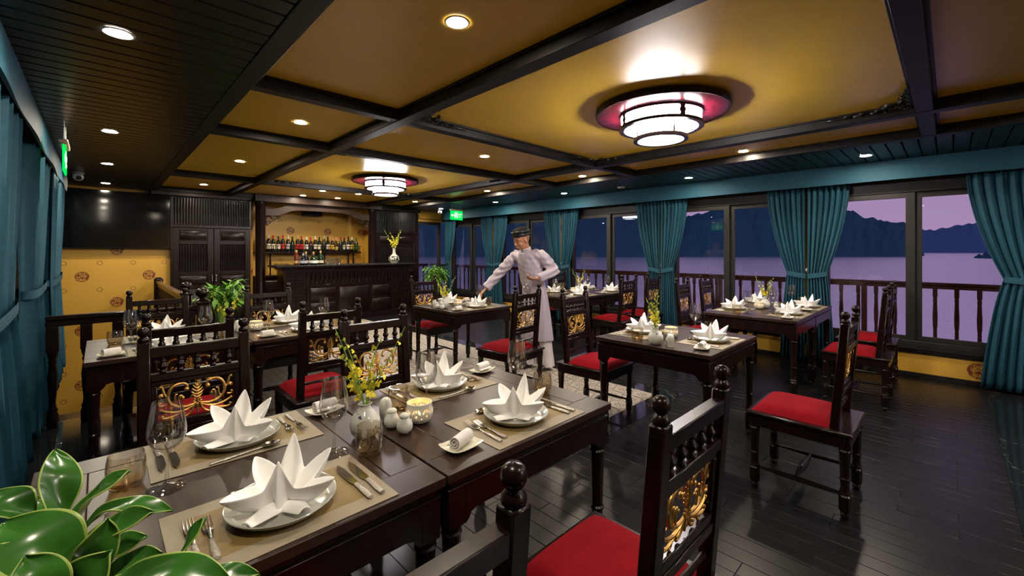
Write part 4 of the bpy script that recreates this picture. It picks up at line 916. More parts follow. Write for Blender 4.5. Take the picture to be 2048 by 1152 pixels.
# ------------------------------------------------------------------ centrepieces: vase, orchids, shakers, candle
me_vase = MB().lathe([(0, 0), (0.030, 0), (0.034, 0.003), (0.047, 0.020), (0.0525, 0.042), (0.048, 0.066), (0.033, 0.088), (0.0205, 0.101), (0.0185, 0.108), (0.0215, 0.114), (0.024, 0.116), (0.022, 0.1175), (0.0165, 0.110), (0.0155, 0.10), (0.028, 0.086), (0.0, 0.08)], 28, cap=False).mesh('bud_vase', 'crackle', 60)
SHK = [MB().lathe([(0, 0), (0.020, 0), (0.022, 0.006), (0.0195, 0.012), (0.0225, 0.022), (0.0245, 0.045), (0.024, 0.065), (0.018, 0.082), (0.009, 0.089), (0, 0.090)], 20).mesh('shaker_body', 'crackle', 60),
       MB().lathe([(0, 0), (0.018, 0), (0.0255, 0.010), (0.029, 0.022), (0.027, 0.036), (0.0185, 0.050), (0.0155, 0.056), (0, 0.056)], 20).mesh('shaker_body', 'crackle', 60)]
me_cap = MB().lathe([(0.015, 0.0555), (0.0185, 0.058), (0.018, 0.064), (0.012, 0.070), (0, 0.072)], 18).mesh('shaker_cap', 'crackle', 60)
def candle_me():
    KP = [(0.0, 0.0), (0.030, 0.0), (0.040, 0.006), (0.049, 0.020), (0.0525, 0.034), (0.0525, 0.042), (0.0500, 0.053), (0.0470, 0.061), (0.0465, 0.072), (0.0475, 0.075)]
    prof = [KP[0]]
    for p, q in zip(KP, KP[1:]):
        n = max(1, int(math.hypot(q[0] - p[0], q[1] - p[1]) / 0.0022)) if q[1] > 0.015 else 1
        prof += [(p[0] + (q[0] - p[0]) * k / n, p[1] + (q[1] - p[1]) * k / n) for k in range(1, n + 1)]
    def hole(j, i):
        z = (prof[i][1] + prof[i + 1][1]) / 2; ang = 2 * PI * (j + 0.5) / 120
        def inn(per, off, zc, ra, rz_, tilt=0.0):
            a = (ang - off + per / 2) % per - per / 2; u = a * 0.051; v = z - zc
            uu, vv_ = u * math.cos(tilt) + v * math.sin(tilt), -u * math.sin(tilt) + v * math.cos(tilt)
            return (uu / ra) ** 2 + (vv_ / rz_) ** 2 < 1
        P = PI / 4
        return inn(P, 0, 0.034, 0.0045, 0.0045) or inn(P, P / 2, 0.026, 0.0028, 0.0028) or inn(P, P * 0.27, 0.050, 0.0035, 0.0085, 0.6) or inn(P, -P * 0.27, 0.050, 0.0035, 0.0085, -0.6) or inn(P, 0, 0.053, 0.003, 0.006)
    o = MB().lathe(prof, 120, None, 0, hole, cap=False).obj('tmp', 'porcelain', None, 60)
    s = o.modifiers.new('s', 'SOLIDIFY'); s.thickness = 0.0035; s.offset = -1
    me = evalmesh(o); bpy.data.objects.remove(o); me.name = 'candle_holder'; return me
me_can = candle_me()
me_wax = MB().lathe([(0, 0), (0.019, 0), (0.019, 0.018), (0, 0.018)], 16).mesh('tea_light', 'linen')
me_fla = MB().lathe([(0, 0), (0.004, 0.004), (0.005, 0.010), (0.003, 0.018), (0, 0.026)], 10).mesh('flame', 'flame')
def blossom_me():
    mb = MB()
    for k, (a, L, w) in enumerate(((90, 0.010, 0.0055), (20, 0.010, 0.005), (160, 0.010, 0.005))):
        ra = math.radians(a); c, s = math.cos(ra), math.sin(ra)
        mb.add([(0, 0, 0), (c * L * .5 - s * w * .6, s * L * .5 + c * w * .6, .001), (c * L, s * L, -.001), (c * L * .5 + s * w * .6, s * L * .5 - c * w * .6, .001)], [(0, 1, 2, 3)])
    mb.add([(0, 0.002, 0.001), (-0.008, -0.003, 0.004), (-0.014, -0.011, 0.002), (-0.008, -0.019, 0.0), (0, -0.016, 0.004), (0.008, -0.019, 0.0), (0.014, -0.011, 0.002), (0.008, -0.003, 0.004)], [(0, 1, 2, 3, 4), (0, 4, 5, 6, 7)])
    mb.ball((0, -0.001, 0.003), 0.0025, 6, 4)
    return mb
bl_mb = blossom_me(); me_blo = bl_mb.mesh('blossom', 'petal', 50)
def orchid(loc, rz, label, seed, scale=1.0, nst=6, detailed=False):
    rn = random.Random(seed); r = tag(empty('orchid_spray', loc, rz), label, 'flowers', 'yellow orchid sprays'); allb = MB(); buds = MB(); stems = MB()
    STM = [((-0.035, 0.0, 0.10), (-0.085, 0.0, 0.215)), ((-0.02, 0.01, 0.09), (-0.070, 0.02, 0.185)), ((0.03, 0.0, 0.06), (0.118, -0.01, 0.225)), ((0.005, 0.015, 0.08), (0.01, 0.03, 0.12)), ((-0.01, -0.015, 0.06), (-0.05, -0.02, 0.085)), ((0.02, -0.01, 0.06), (0.05, -0.02, 0.10)), ((0.0, 0.02, 0.12), (0.03, 0.06, 0.18)), ((-0.03, 0.03, 0.1), (-0.09, 0.05, 0.12))]
    for k, (mid, tip) in enumerate(STM[:nst]):
        pts = bez([(0.003 * math.cos(k * 2), 0.003 * math.sin(k * 2), -0.02), tuple(a * scale for a in mid), tuple(a * scale for a in tip)], 10)
        stems.tube(pts, [0.0019 * scale ** 0.5 - 0.001 * i / 10 for i in range(11)], 6)
        nb = 11 if k in (0, 2) else 8
        for b in range(nb):
            t = 0.30 + 0.68 * b / nb; p = pts[min(10, int(t * 10))].lerp(pts[min(10, int(t * 10) + 1)], t * 10 % 1)
            a = rn.uniform(0, 6.28); off = Vector((math.cos(a), math.sin(a), rn.uniform(-0.3, 0.5))) * (0.010 * scale)
            q = p + off; stems.tube([p, q], 0.0008 * scale, 4)
            s = (1.05 - 0.6 * t) * scale * rn.uniform(0.8, 1.15)
            if t > (0.55 if k == 2 else 0.72) and rn.random() < 0.85: buds.ball(q, (0.004 * scale, 0.004 * scale, 0.0055 * scale), 6, 5); continue
            T = Matrix.Translation(q) @ Matrix.Rotation(rn.uniform(0, 6.28), 4, 'Z') @ Matrix.Rotation(rn.uniform(0.9, 1.6), 4, 'X') @ Matrix.Scale(s, 4)
            if detailed:
                o = put('blossom', me_blo, r); o.matrix_local = T
            else: allb.add(bl_mb.v, bl_mb.f, 0, T)
    stems.obj('stems', 'stem_green', r); buds.obj('buds', 'bud', r)['kind'] = 'stuff'
    if not detailed: allb.obj('blossoms', 'petal', r)['kind'] = 'stuff'
    return r
CEN = [  # vase, shakers..., candle, phrase
    ((0.668, 1.43), ((0.785, 1.505, 0), (0.772, 1.432, 1), (0.782, 1.358, 1)), (0.875, 1.41), 'foreground table', 0.6),
    ((2.78, 1.43), ((2.772, 1.318, 0), (2.87, 1.37, 1)), (3.10, 1.47), 'middle single table', 1.2),
    ((5.44, 1.47), ((5.49, 1.565, 0), (5.53, 1.38, 1)), (5.33, 1.50), 'right window table', 2.0),
    ((5.45, 4.09), ((5.50, 4.185, 0), (5.54, 4.0, 1)), (5.34, 4.12), 'back window table', 2.6),
    ((0.72, 3.95), ((0.80, 4.02, 0), (0.82, 3.90, 1)), (0.92, 3.97), 'stair table', 3.9),
    ((2.82, 4.02), ((2.745, 4.10, 0), (2.735, 4.03, 1), (2.75, 3.96, 1)), (3.03, 4.04), 'waiter table', 0.3)]
for k, (v, shs, c, ph, rz) in enumerate(CEN):
    tag(put('bud_vase', me_vase, None, (v[0], v[1], TZ + 0.0003)), 'white crackle vase with blue marks on the %s' % ph, 'vase', 'table vases')
    orchid((v[0], v[1], TZ + 0.112), YAW * -1 + (0 if k == 0 else rz), 'yellow orchid sprays in the vase on the %s' % ph, 11 + k, 1.22 if k == 0 else 1.15, 8 if k == 0 else 7, k == 0)
    for q, (x, y, t) in enumerate(shs):
        s = put('pepper_shaker' if t else 'toothpick_pot', SHK[t], None, (x, y, TZ + 0.0003)); nm = ('tall pale ceramic toothpick pot', 'round pale ceramic shaker beside the tall pot', 'round pale ceramic shaker in front, nearest the camera')[q]
        tag(s, '%s on the %s' % (nm, ph), 'shaker', 'ceramic cruets')
        if t: put('shaker_cap', me_cap, s)
    h = put('candle_holder', me_can, None, (c[0], c[1], TZ + 0.0003)); tag(h, 'pierced cream candle holder glowing on the %s' % ph, 'candle holder', 'candle holders')
    put('tea_light', me_wax, h, (0, 0, 0.005)); put('flame', me_fla, h, (0, 0, 0.028))
    ld = bpy.data.lights.new('candle_glow', 'POINT'); ld.energy = 0.06; ld.color = (1, 0.36, 0.05); ld.shadow_soft_size = 0.006
    lo = bpy.data.objects.new('candle_glow', ld); COL.objects.link(lo); lo.parent = h; lo.location = (0, 0, 0.058)

# ------------------------------------------------------------------ bar alcove, panelled doors, bar counter
def spindle_me(h, r=0.013):
    k = h
    return MB().lathe([(r * .9, 0), (r, 0.03 * k), (r * .6, 0.06 * k), (r * 1.05, 0.10 * k), (r * .6, 0.14 * k), (r * 1.05, 0.18 * k), (r * .6, 0.22 * k), (r, 0.26 * k), (r * .7, 0.30 * k), (r * .75, 0.35 * k), (r * 1.05, 0.55 * k), (r * .8, 0.85 * k), (r * .95, 0.9 * k), (r * .7, 0.94 * k), (r * .9, k)], 8).mesh('spindle', 'wood')
def raised(par, x0, x1, z0, z1, y):
    mb = MB(); c = 0.03
    mb.box(x0, x1, y - 0.012, y, z0, z1, 0.004)
    mb.add([(x0 + c * .4, y - 0.012, z0 + c * .4), (x1 - c * .4, y - 0.012, z0 + c * .4), (x1 - c * .4, y - 0.012, z1 - c * .4), (x0 + c * .4, y - 0.012, z1 - c * .4), (x0 + c, y - 0.024, z0 + c), (x1 - c, y - 0.024, z0 + c), (x1 - c, y - 0.024, z1 - c), (x0 + c, y - 0.024, z1 - c)],
           [(0, 1, 5, 4), (1, 2, 6, 5), (2, 3, 7, 6), (3, 0, 4, 7), (4, 5, 6, 7)])
    mb.obj('raised_panel', 'wood', par)
def door_leaf(par, x0, x1, n, y, sp):
    d = empty('door_leaf', (0, 0, 0)); d.parent = par; e = 0.085
    mb = MB()
    for q in ((x0, x0 + e, 0.02, 1.80), (x1 - e, x1, 0.02, 1.80)): mb.box(q[0], q[1], y, y + 0.035, q[2], q[3], 0.003)
    for z0, z1 in ((1.76, 1.80), (1.52, 1.58), (0.97, 1.04), (0.74, 0.80), (0.02, 0.14)): mb.box(x0 + e, x1 - e, y + 0.001, y + 0.034, z0, z1, 0.003)
    mb.obj('door_frame', 'wood', d)
    raised(d, x0 + e, x1 - e, 1.58, 1.76, y + 0.022); raised(d, x0 + e, x1 - e, 0.80, 0.97, y + 0.022); raised(d, x0 + e, x1 - e, 0.14, 0.74, y + 0.022)
    for k in range(n): put('spindle', sp, d, (x0 + e + (x1 - x0 - 2 * e) * (k + 0.5) / n, y + 0.018, 1.04))
    return d
sp48, sp47 = spindle_me(0.48, 0.0115), spindle_me(0.46, 0.0125)
YD = 9.24
lc = tag(empty('panelled_doors', (0, 0, 0)), 'dark panelled double doors with spindle screens beside the television', 'doors')
door_leaf(lc, 0.89, 1.47, 11, YD, sp48); door_leaf(lc, 1.48, 2.05, 11, YD, sp48)
hd = MB().lathe([(0, 0), (0.010, 0.005), (0.006, 0.02), (0.013, 0.04), (0.014, 0.055), (0.006, 0.075), (0.010, 0.09), (0.012, 0.10), (0.006, 0.115), (0, 0.12)], 10)
for x in (1.445, 1.505): MB().add(hd.v, hd.f).obj('door_handle', 'steel', lc, 38, (x, YD - 0.018, 0.86))
cr_ = MB(); cr_.box(0.86, 2.06, YD - 0.01, YD + 0.06, 1.81, 1.86, 0.004); cr_.box(0.86, 0.89, YD, YD + 0.05, 0.0, 1.81, 0.003); cr_.box(0.86, 0.89, YD, YD + 0.05, 1.86, 2.34, 0.003); cr_.box(2.03, 2.06, YD, YD + 0.05, 1.86, 2.34, 0.003)
cr_.obj('door_case', 'wood', lc)
for k in range(28): put('spindle', sp47, lc, (0.905 + 1.11 * (k + 0.5) / 28, YD + 0.02, 1.865))
MB().box(0.87, 2.05, YD + 0.055, YD + 0.08, 0.0, 2.34).obj('door_back', 'black', lc)
rc = tag(empty('panelled_screen', (0, 0, 0)), 'dark spindle screen panel to the right of the bar', 'screen')
door_leaf(rc, 4.58, 5.66, 26, YD, sp48)
cr_ = MB(); cr_.box(4.55, 5.70, YD - 0.01, YD + 0.06, 1.81, 1.86, 0.004); cr_.box(5.66, 5.70, YD, YD + 0.05, 0.0, 2.34, 0.003); cr_.box(4.55, 4.58, YD, YD + 0.05, 1.86, 2.34, 0.003); cr_.obj('screen_case', 'wood', rc)
for k in range(26): put('spindle', sp47, rc, (4.60 + 1.05 * (k + 0.5) / 26, YD + 0.02, 1.865))
MB().box(4.56, 5.69, YD + 0.055, YD + 0.08, 0.0, 2.34).obj('screen_back', 'black', rc)
struct(MB().box(0.6, 2.07, 9.16, 9.34, 2.345, ZC, 0.006).obj('trim_2', 'header'), 'dark wooden header above the panelled doors')
struct(MB().box(2.075, 4.62, 9.02, 9.26, 2.335, ZC, 0.008).obj('trim_3', 'header'), 'heavy dark wooden header over the bar')
struct(MB().box(4.625, 5.72, 9.16, 9.34, 2.345, ZC, 0.006).obj('trim_4', 'header'), 'dark wooden header above the screen right of the bar')
for x, nm in ((2.20, 'left'), (4.45, 'right')):
    MB_ = MB().lathe([(0.10, 0), (0.10, 0.10), (0.085, 0.13), (0.085, 2.26), (0.095, 2.28), (0.095, 2.335)], 28)
    tag(MB_.obj('bar_column', 'wood', None, 38, (x, 9.17, 0)), 'round dark wooden column on the %s side of the bar' % nm, 'column', 'bar columns')
ar = [(2.28, 2.09), (2.45, 2.085), (2.58, 2.12), (2.72, 2.19), (2.86, 2.215), (3.32, 2.222), (3.78, 2.215), (3.92, 2.19), (4.06, 2.12), (4.19, 2.085), (4.365, 2.09), (4.365, 2.215), (4.22, 2.22), (4.10, 2.25), (3.96, 2.315), (3.80, 2.334), (2.84, 2.334), (2.68, 2.315), (2.54, 2.25), (2.42, 2.22), (2.28, 2.215)]
arch = tag(MB().prism(ar, 9.13, 9.21, 'y').obj('arched_beam', 'header'), 'curved dark wooden beam spanning the bar between the columns', 'beam')
def brk(s):
    mb = MB(); T = lambda pts: [(s * p[0], 0, p[1]) for p in pts]
    for pts, r in ((bez([(0.0, 0, 0), (0.0, -0.16, 0), (0.02, -0.2, 0)], 6), 0.009), (bez([(0, 0, 0), (0.2, 0.0, 0), (0.26, -0.01, 0)], 6), 0.009), (spiral(0.05, -0.05, 0.045, 0.01, 0.5, 6.0), 0.009), (spiral(0.13, -0.04, 0.035, 0.008, 2.5, 8.0), 0.008), (spiral(0.04, -0.13, 0.032, 0.008, 0.0, 5.5), 0.008), (spiral(0.20, -0.025, 0.022, 0.006, 2.5, 8.0), 0.007), (bez([(0.02, -0.19, 0), (0.08, -0.14, 0), (0.1, -0.08, 0), (0.2, -0.06, 0), (0.26, -0.01, 0)], 10), 0.008)):
        mb.tube(T([(p[0], p[1]) for p in pts]), r, 6)
    return mb
brk(1).obj('carved_bracket', 'carve_black', arch, 38, (2.29, 9.17, 2.085)); brk(-1).obj('carved_bracket', 'carve_black', arch, 38, (4.355, 9.17, 2.085))
# bar counter
bc = tag(empty('bar_counter', (0, 0, 0)), 'dark panelled bar counter with spindle frieze in front of the bottles', 'bar counter')
MB().box(2.45, 5.08, 8.62, 9.04, 0.0, 1.06, 0.004).obj('counter_body', 'wood', bc)
MB().box(2.30, 5.20, 8.50, 9.08, 1.095, 1.13, 0.008).obj('counter_top', 'beam', bc)
cv = MB()
for z0, z1, o in ((1.03, 1.055, 0.02), (1.055, 1.075, 0.045), (1.075, 1.095, 0.085)): cv.box(2.45 - o, 5.08 + o, 8.62 - o, 9.04, z0, z1, 0.005)
cv.obj('counter_cornice', 'wood', bc)
MB().box(2.43, 5.10, 8.595, 9.04, 0.0, 0.09, 0.005).obj('counter_plinth', 'wood', bc)
fm = MB(); Y0 = 8.60
for q in ((2.45, 2.49, 0.09, 1.03), (2.85, 2.90, 0.09, 1.03), (4.62, 4.66, 0.09, 1.03), (5.03, 5.08, 0.09, 1.03), (2.90, 4.62, 0.985, 1.03), (2.90, 4.62, 0.69, 0.74), (2.90, 4.62, 0.09, 0.12), (3.42, 3.46, 0.12, 0.69), (4.12, 4.16, 0.12, 0.69), (2.90, 3.42, 0.40, 0.43), (4.16, 4.62, 0.40, 0.43), (2.49, 2.85, 0.985, 1.03), (4.66, 5.03, 0.985, 1.03), (2.49, 2.85, 0.09, 0.12), (4.66, 5.03, 0.09, 0.12)): fm.box(q[0], q[1], Y0, 8.62, q[2], q[3], 0.003)
fm.obj('counter_frame', 'wood', bc)
for q in ((2.90, 3.42, 0.43, 0.69), (2.90, 3.42, 0.12, 0.40), (3.46, 4.12, 0.12, 0.69), (4.16, 4.62, 0.43, 0.69), (4.16, 4.62, 0.12, 0.40)): raised(bc, *q, 8.620)
sp24 = spindle_me(0.245, 0.016)
for k in range(20): put('spindle', sp24, bc, (2.90 + 1.72 * (k + 0.5) / 20, 8.606, 0.74))
for x0, x1 in ((2.50, 2.84), (4.67, 5.02)):
    mx = (x0 + x1) / 2
    for k in range(13):
        z = 0.155 + 0.064 * k; w = (0.05, 0.11, 0.15, 0.11)[k % 4]
        for s in (-1, 1):
            a = mx + s * 0.012; b = mx + s * (0.012 + w) if k % 2 else mx + s * 0.16
            if k % 2 == 0: a = mx + s * (0.16 - w)
            MB().box(min(a, b), max(a, b), Y0, 8.62, z, z + 0.018, 0.003).obj('fretwork_bar', 'wood', bc)
    MB().box(mx - 0.012, mx + 0.012, Y0 + 0.004, 8.62, 0.12, 0.985, 0.002).obj('fretwork_post', 'wood', bc)
# bottle shelf and low back counter
bs = tag(empty('bottle_shelf', (0, 0, 0)), 'dark wooden gallery shelf holding the row of bottles', 'shelf')
MB().box(2.20, 4.42, 9.68, 9.94, 1.35, 1.385, 0.005).obj('shelf_board', 'wood', bs); MB().box(2.20, 4.42, 9.675, 9.695, 1.50, 1.515, 0.003).obj('gallery_rail', 'wood', bs)
ps = spindle_me(0.115, 0.008)
for k in range(28): put('spindle', ps, bs, (2.24 + 2.14 * k / 27, 9.685, 1.385))
sl_ = MB().lathe([(0.012, 0), (0.016, 0.02), (0.011, 0.05), (0.018, 0.14), (0.022, 0.25), (0.014, 0.36), (0.018, 0.40), (0.022, 0.448)], 10).mesh('support', 'wood')
for x in (2.42, 2.53, 3.52, 3.63, 4.17, 4.29): put('support', sl_, bs, (x, 9.80, 0.902))
kc = tag(empty('back_counter', (0, 0, 0)), 'low dark counter against the papered wall behind the bar', 'counter')
MB().box(2.15, 4.50, 9.62, 9.94, 0.86, 0.90, 0.004).obj('counter_top', 'wood', kc)
for k in range(4):
    MB().box(2.16 + 0.585 * k, 2.735 + 0.585 * k, 9.65, 9.94, 0.0, 0.86, 0.004).obj('cabinet_box', 'wood', kc); raised(kc, 2.20 + 0.585 * k, 2.695 + 0.585 * k, 0.1, 0.8, 9.65)
# bottles
def bottle_mesh(kind):
    P = {0: [(0, 0), (0.035, 0), (0.037, 0.005), (0.037, 0.185), (0.034, 0.205), (0.018, 0.225), (0.0145, 0.24), (0.0145, 0.262)],
         1: [(0, 0), (0.038, 0), (0.041, 0.006), (0.041, 0.15), (0.036, 0.185), (0.020, 0.225), (0.0145, 0.25), (0.0145, 0.262)],
         2: [(0, 0), (0.040, 0), (0.043, 0.006), (0.043, 0.12), (0.038, 0.15), (0.018, 0.19), (0.015, 0.21), (0.015, 0.235)]}[kind]
    return MB().lathe(P, 18).mesh('bottle_glass', None or 'btl_%d' % kind, 50)
M['btl_0'] = plain('dark_wine_bottle_glass', (0.010, 0.010, 0.008), 0.06); M['btl_1'] = plain('dark_green_bottle_glass', (0.006, 0.014, 0.006), 0.06); M['btl_2'] = plain('deep_brown_bottle_glass', (0.035, 0.010, 0.004), 0.06)
bme = [bottle_mesh(k) for k in range(3)]
lab_cols = {'cream': (0.62, 0.55, 0.42), 'white': (0.7, 0.7, 0.68), 'red': (0.45, 0.02, 0.03), 'yellow': (0.75, 0.45, 0.04), 'silver': (0.4, 0.4, 0.42), 'black': (0.012, 0.012, 0.012), 'gold': (0.5, 0.35, 0.12), 'pink': (0.6, 0.2, 0.2), 'green': (0.02, 0.12, 0.03)}
for k, c in lab_cols.items(): M['lab_' + k] = plain(k + '_paper', c, 0.5, 0, 0.3, 0.1, 60)
labm = {}; capm = {}
for k in lab_cols:
    labm[k] = MB().lathe([(0.0374, 0.05), (0.0376, 0.055), (0.0376, 0.135), (0.0374, 0.14)], 18, cap=False).mesh('label', 'lab_' + k, 50)
    capm[k] = MB().lathe([(0.0152, 0.0), (0.0155, 0.05), (0.0165, 0.052), (0.0165, 0.062), (0.0, 0.063)], 14, cap=False).mesh('capsule', 'lab_' + k, 50)
ORD = ['first', 'second', 'third', 'fourth', 'fifth', 'sixth', 'seventh', 'eighth', 'ninth', 'tenth', 'eleventh', 'twelfth', 'thirteenth', 'fourteenth', 'fifteenth', 'sixteenth', 'seventeenth', 'eighteenth', 'nineteenth', 'twentieth', 'twenty-first', 'twenty-second', 'twenty-third', 'twenty-fourth']
BT = [('black', 'black', 1), ('black', 'silver', 1), ('cream', 'cream', 0), ('cream', 'red', 0), ('cream', 'black', 0), ('red', 'red', 0), ('silver', 'cream', 0), ('black', 'black', 1), ('red', 'gold', 0), ('red', 'red', 0), ('white', 'white', 0), ('black', 'red', 2), ('cream', 'cream', 0), ('cream', 'black', 0), ('black', 'silver', 1), ('cream', 'black', 0), ('yellow', 'pink', 0), ('gold', 'gold', 2), ('black', 'red', 1), ('cream', 'black', 0), ('white', 'black', 0), ('yellow', 'white', 0), ('green', 'green', 1)]
for i, (lb, cp, kd) in enumerate(BT):
    x = 2.31 + 2.05 * i / (len(BT) - 1); b = put('wine_bottle', bme[kd], None, (x, 9.80 + 0.02 * (i % 2), 1.3855)); sc_ = (1, 0.95, 1.03)[i % 3]; b.scale = (1.08, 1.08, 1.14 * sc_)
    tag(b, '%s bottle from the left on the bar shelf, %s label and %s cap' % (ORD[i], lb, cp), 'bottle', 'bottles on the bar shelf')
    l = put('label', labm[lb], b)
    if kd == 1: l.scale = (1.10, 1.10, 1)
    if kd == 2: l.scale = (1.15, 1.15, 0.8); l.location = (0, 0, -0.01)
    put('capsule', capm[cp], b, (0, 0, 0.236 if kd < 2 else 0.21))
M['btl_blue'] = plain('blue_black_bottle', (0.003, 0.004, 0.010), 0.05); M['btl_rose'] = plain('rose_spirit_bottle', (0.10, 0.018, 0.012), 0.06); M['btl_emerald'] = plain('emerald_bottle', (0.003, 0.018, 0.007), 0.05)
CB = [(2.70, 8.72, 'btl_rose', [(0, 0), (0.036, 0), (0.038, 0.005), (0.038, 0.20), (0.018, 0.235), (0.014, 0.25), (0.014, 0.285), (0, 0.286)], 'gold', 'tall rose spirit bottle, leftmost on the bar counter'),
      (2.81, 8.68, 'btl_blue', [(0, 0), (0.05, 0), (0.068, 0.02), (0.075, 0.06), (0.068, 0.10), (0.04, 0.135), (0.018, 0.155), (0.016, 0.21), (0.02, 0.22), (0, 0.225)], 'silver', 'squat round dark blue bottle on the bar counter'),
      (2.90, 8.80, 'btl_blue', [(0, 0), (0.045, 0), (0.055, 0.01), (0.055, 0.13), (0.03, 0.18), (0.016, 0.20), (0.016, 0.255), (0, 0.256)], 'white', 'dark shouldered bottle behind the round one on the bar counter'),
      (2.995, 8.66, 'btl_emerald', [(0, 0), (0.06, 0), (0.085, 0.02), (0.088, 0.06), (0.06, 0.12), (0.026, 0.17), (0.016, 0.19), (0.016, 0.25), (0, 0.252)], 'white', 'wide green bottle with white label on the bar counter'),
      (3.15, 8.72, 'btl_emerald', [(0, 0), (0.05, 0), (0.054, 0.006), (0.054, 0.15), (0.03, 0.20), (0.016, 0.22), (0.016, 0.27), (0, 0.272)], 'cream', 'upright green bottle with cream label next to the bar glasses')]
for x, y, m_, pf, lb, lab in CB:
    b = tag(MB().lathe(pf, 22).obj('spirit_bottle', m_, None, 50, (x, y, 1.1303)), lab, 'bottle', 'bottles on the bar counter')
    zt = max(p[1] for p in pf); rm = max(p[0] for p in pf)
    MB().lathe([(0.0168, zt - 0.045), (0.018, zt - 0.04), (0.018, zt + 0.003), (0, zt + 0.004)], 14, cap=False).obj('capsule', 'lab_' + ('gold' if lb != 'silver' else 'silver'), b)
    MB().lathe([(rm + 0.0008, 0.035), (rm + 0.0012, 0.06), (rm + 0.0008, 0.085)], 22, cap=False).obj('label', 'lab_' + lb, b)
me_tall = MB().lathe([(0, 0.0), (0.028, 0.0), (0.030, 0.004), (0.034, 0.11), (0.0325, 0.11), (0.0285, 0.012), (0, 0.010)], 20, cap=False).mesh('bar_glass', 'glass', 70)
for k in range(8):
    tag(put('bar_glass', me_tall, None, (3.26 + 0.078 * (k % 4), 8.64 + 0.085 * (k // 4), 1.1303)), 'clear tumbler, %s of the %s row on the bar counter' % (ORD[k % 4], 'front' if k < 4 else 'back'), 'glass', 'tumblers on the bar counter')
for k in range(6):
    tag(put('wine_glass', me_wine, None, (2.62 + 0.1 * (k % 3), 9.68 + 0.1 * (k // 3), 0.9003)), 'clear wine glass, %s of the %s row on the low back counter' % (ORD[k % 3], 'front' if k < 3 else 'back'), 'wine glass', 'glasses on the back counter')
def vase_mat():
    m, nt, b = nmat('blue_and_white_porcelain'); v = coords(nt); n = noise(nt, v, 26.0, 3.0); sp = nt.nodes.new('ShaderNodeSeparateXYZ'); lnk(nt, v, sp.inputs[0])
    k = math_node(nt, 'MULTIPLY', math_node(nt, 'GREATER_THAN', n, 0.49), math_node(nt, 'LESS_THAN', math_node(nt, 'ABSOLUTE', math_node(nt, 'SUBTRACT', sp.outputs[2], 0.10)), 0.055))
    lnk(nt, mixrgb(nt, k, (0.62, 0.60, 0.52), (0.035, 0.05, 0.06)), b.inputs['Base Color']); b.inputs['Roughness'].default_value = 0.15; return m
M['bw'] = vase_mat()
tag(MB().lathe([(0, 0), (0.07, 0), (0.075, 0.01), (0.105, 0.04), (0.127, 0.085), (0.122, 0.12), (0.085, 0.16), (0.045, 0.195), (0.034, 0.22), (0.031, 0.30), (0.036, 0.325), (0.045, 0.335), (0.042, 0.337), (0.03, 0.322), (0.026, 0.30), (0, 0.29)], 32, cap=False).obj('porcelain_vase', 'bw', None, 60, (4.77, 8.75, 1.1303)), 'large patterned porcelain vase on the bar counter', 'vase')
orchid((4.77, 8.75, 1.46), 2.4, 'large yellow orchid bouquet in the porcelain vase on the bar', 77, 2.0, 8)
tag(MB().box(3.18, 3.56, 9.74, 9.94, 2.16, 2.27, 0.012).obj('speaker', 'black'), 'small black speaker box high on the wall behind the bar', 'speaker')
# television
tv = tag(empty('television', (0.22, 9.25, 1.9)), 'large black flat television on the papered wall', 'television')
MB().box(-0.64, 0.64, 0.0, 0.04, -0.46, 0.46, 0.006).obj('television_case', 'black', tv); MB().box(-0.632, 0.632, -0.004, 0.002, -0.448, 0.452).obj('screen', 'tv', tv); MB().box(-0.2, 0.2, 0.04, 0.098, -0.2, 0.2, 0.004).obj('wall_bracket', 'black', tv)
# stair balustrade
bp = [(0, 0), (0.03, 0), (0.034, 0.01), (0.034, 0.10), (0.026, 0.12), (0.031, 0.14), (0.022, 0.16), (0.018, 0.2), (0.026, 0.30), (0.031, 0.40), (0.020, 0.50), (0.027, 0.52), (0.02, 0.54), (0.027, 0.56), (0.031, 0.58), (0.031, 0.60)]
stb = MB().lathe(bp, 12); stb.box(-0.036, 0.036, -0.036, 0.036, 0.60, 0.80, 0.004); stb = stb.mesh('baluster', 'wood')
bl = tag(empty('stair_balustrade', (0, 0, 0)), 'dark turned balustrade around the stairwell by the left curtains', 'balustrade')
MB().box(-0.31, 0.66, 4.915, 4.985, 0.845, 0.885, 0.010).obj('handrail', 'wood', bl); MB().box(-0.31, 0.66, 4.925, 4.975, 0.80, 0.845, 0.004).obj('under_rail', 'wood', bl)
for k in range(5): put('baluster', stb, bl, (-0.27 + 0.19 * k, 4.95, 0.0))
for y in (4.95, 6.02):
    nw = MB().box(0.65, 0.75, y - 0.05, y + 0.05, 0.0, 0.90, 0.006).obj('newel_post', 'wood', bl); MB().box(0.64, 0.76, y - 0.06, y + 0.06, 0.90, 0.925, 0.006).obj('newel_cap', 'wood', nw)
    MB().lathe([(0.045, 0.925), (0.05, 0.935), (0.03, 0.948), (0.022, 0.955), (0.035, 0.965), (0.053, 0.985), (0.057, 1.003), (0.052, 1.025), (0.035, 1.043), (0.012, 1.05), (0, 1.05)], 24, Matrix.Translation((0.70, y, 0))).obj('newel_ball', 'wood', nw)
MB().box(0.665, 0.735, 6.07, 9.20, 0.86, 0.90, 0.010).obj('handrail', 'wood_warm', bl); MB().box(0.675, 0.725, 6.07, 9.20, 0.815, 0.86, 0.004).obj('under_rail', 'wood', bl)
MB().box(0.64, 0.76, 9.14, 9.23, 0.0, 0.96, 0.03).obj('end_post', 'wood', bl)
slim = MB().box(-0.013, 0.013, -0.013, 0.013, 0, 0.815, 0.002).mesh('slim_baluster', 'wood')
for k in range(30): put('slim_baluster', slim, bl, (0.70, 6.14 + 0.1 * k, 0))
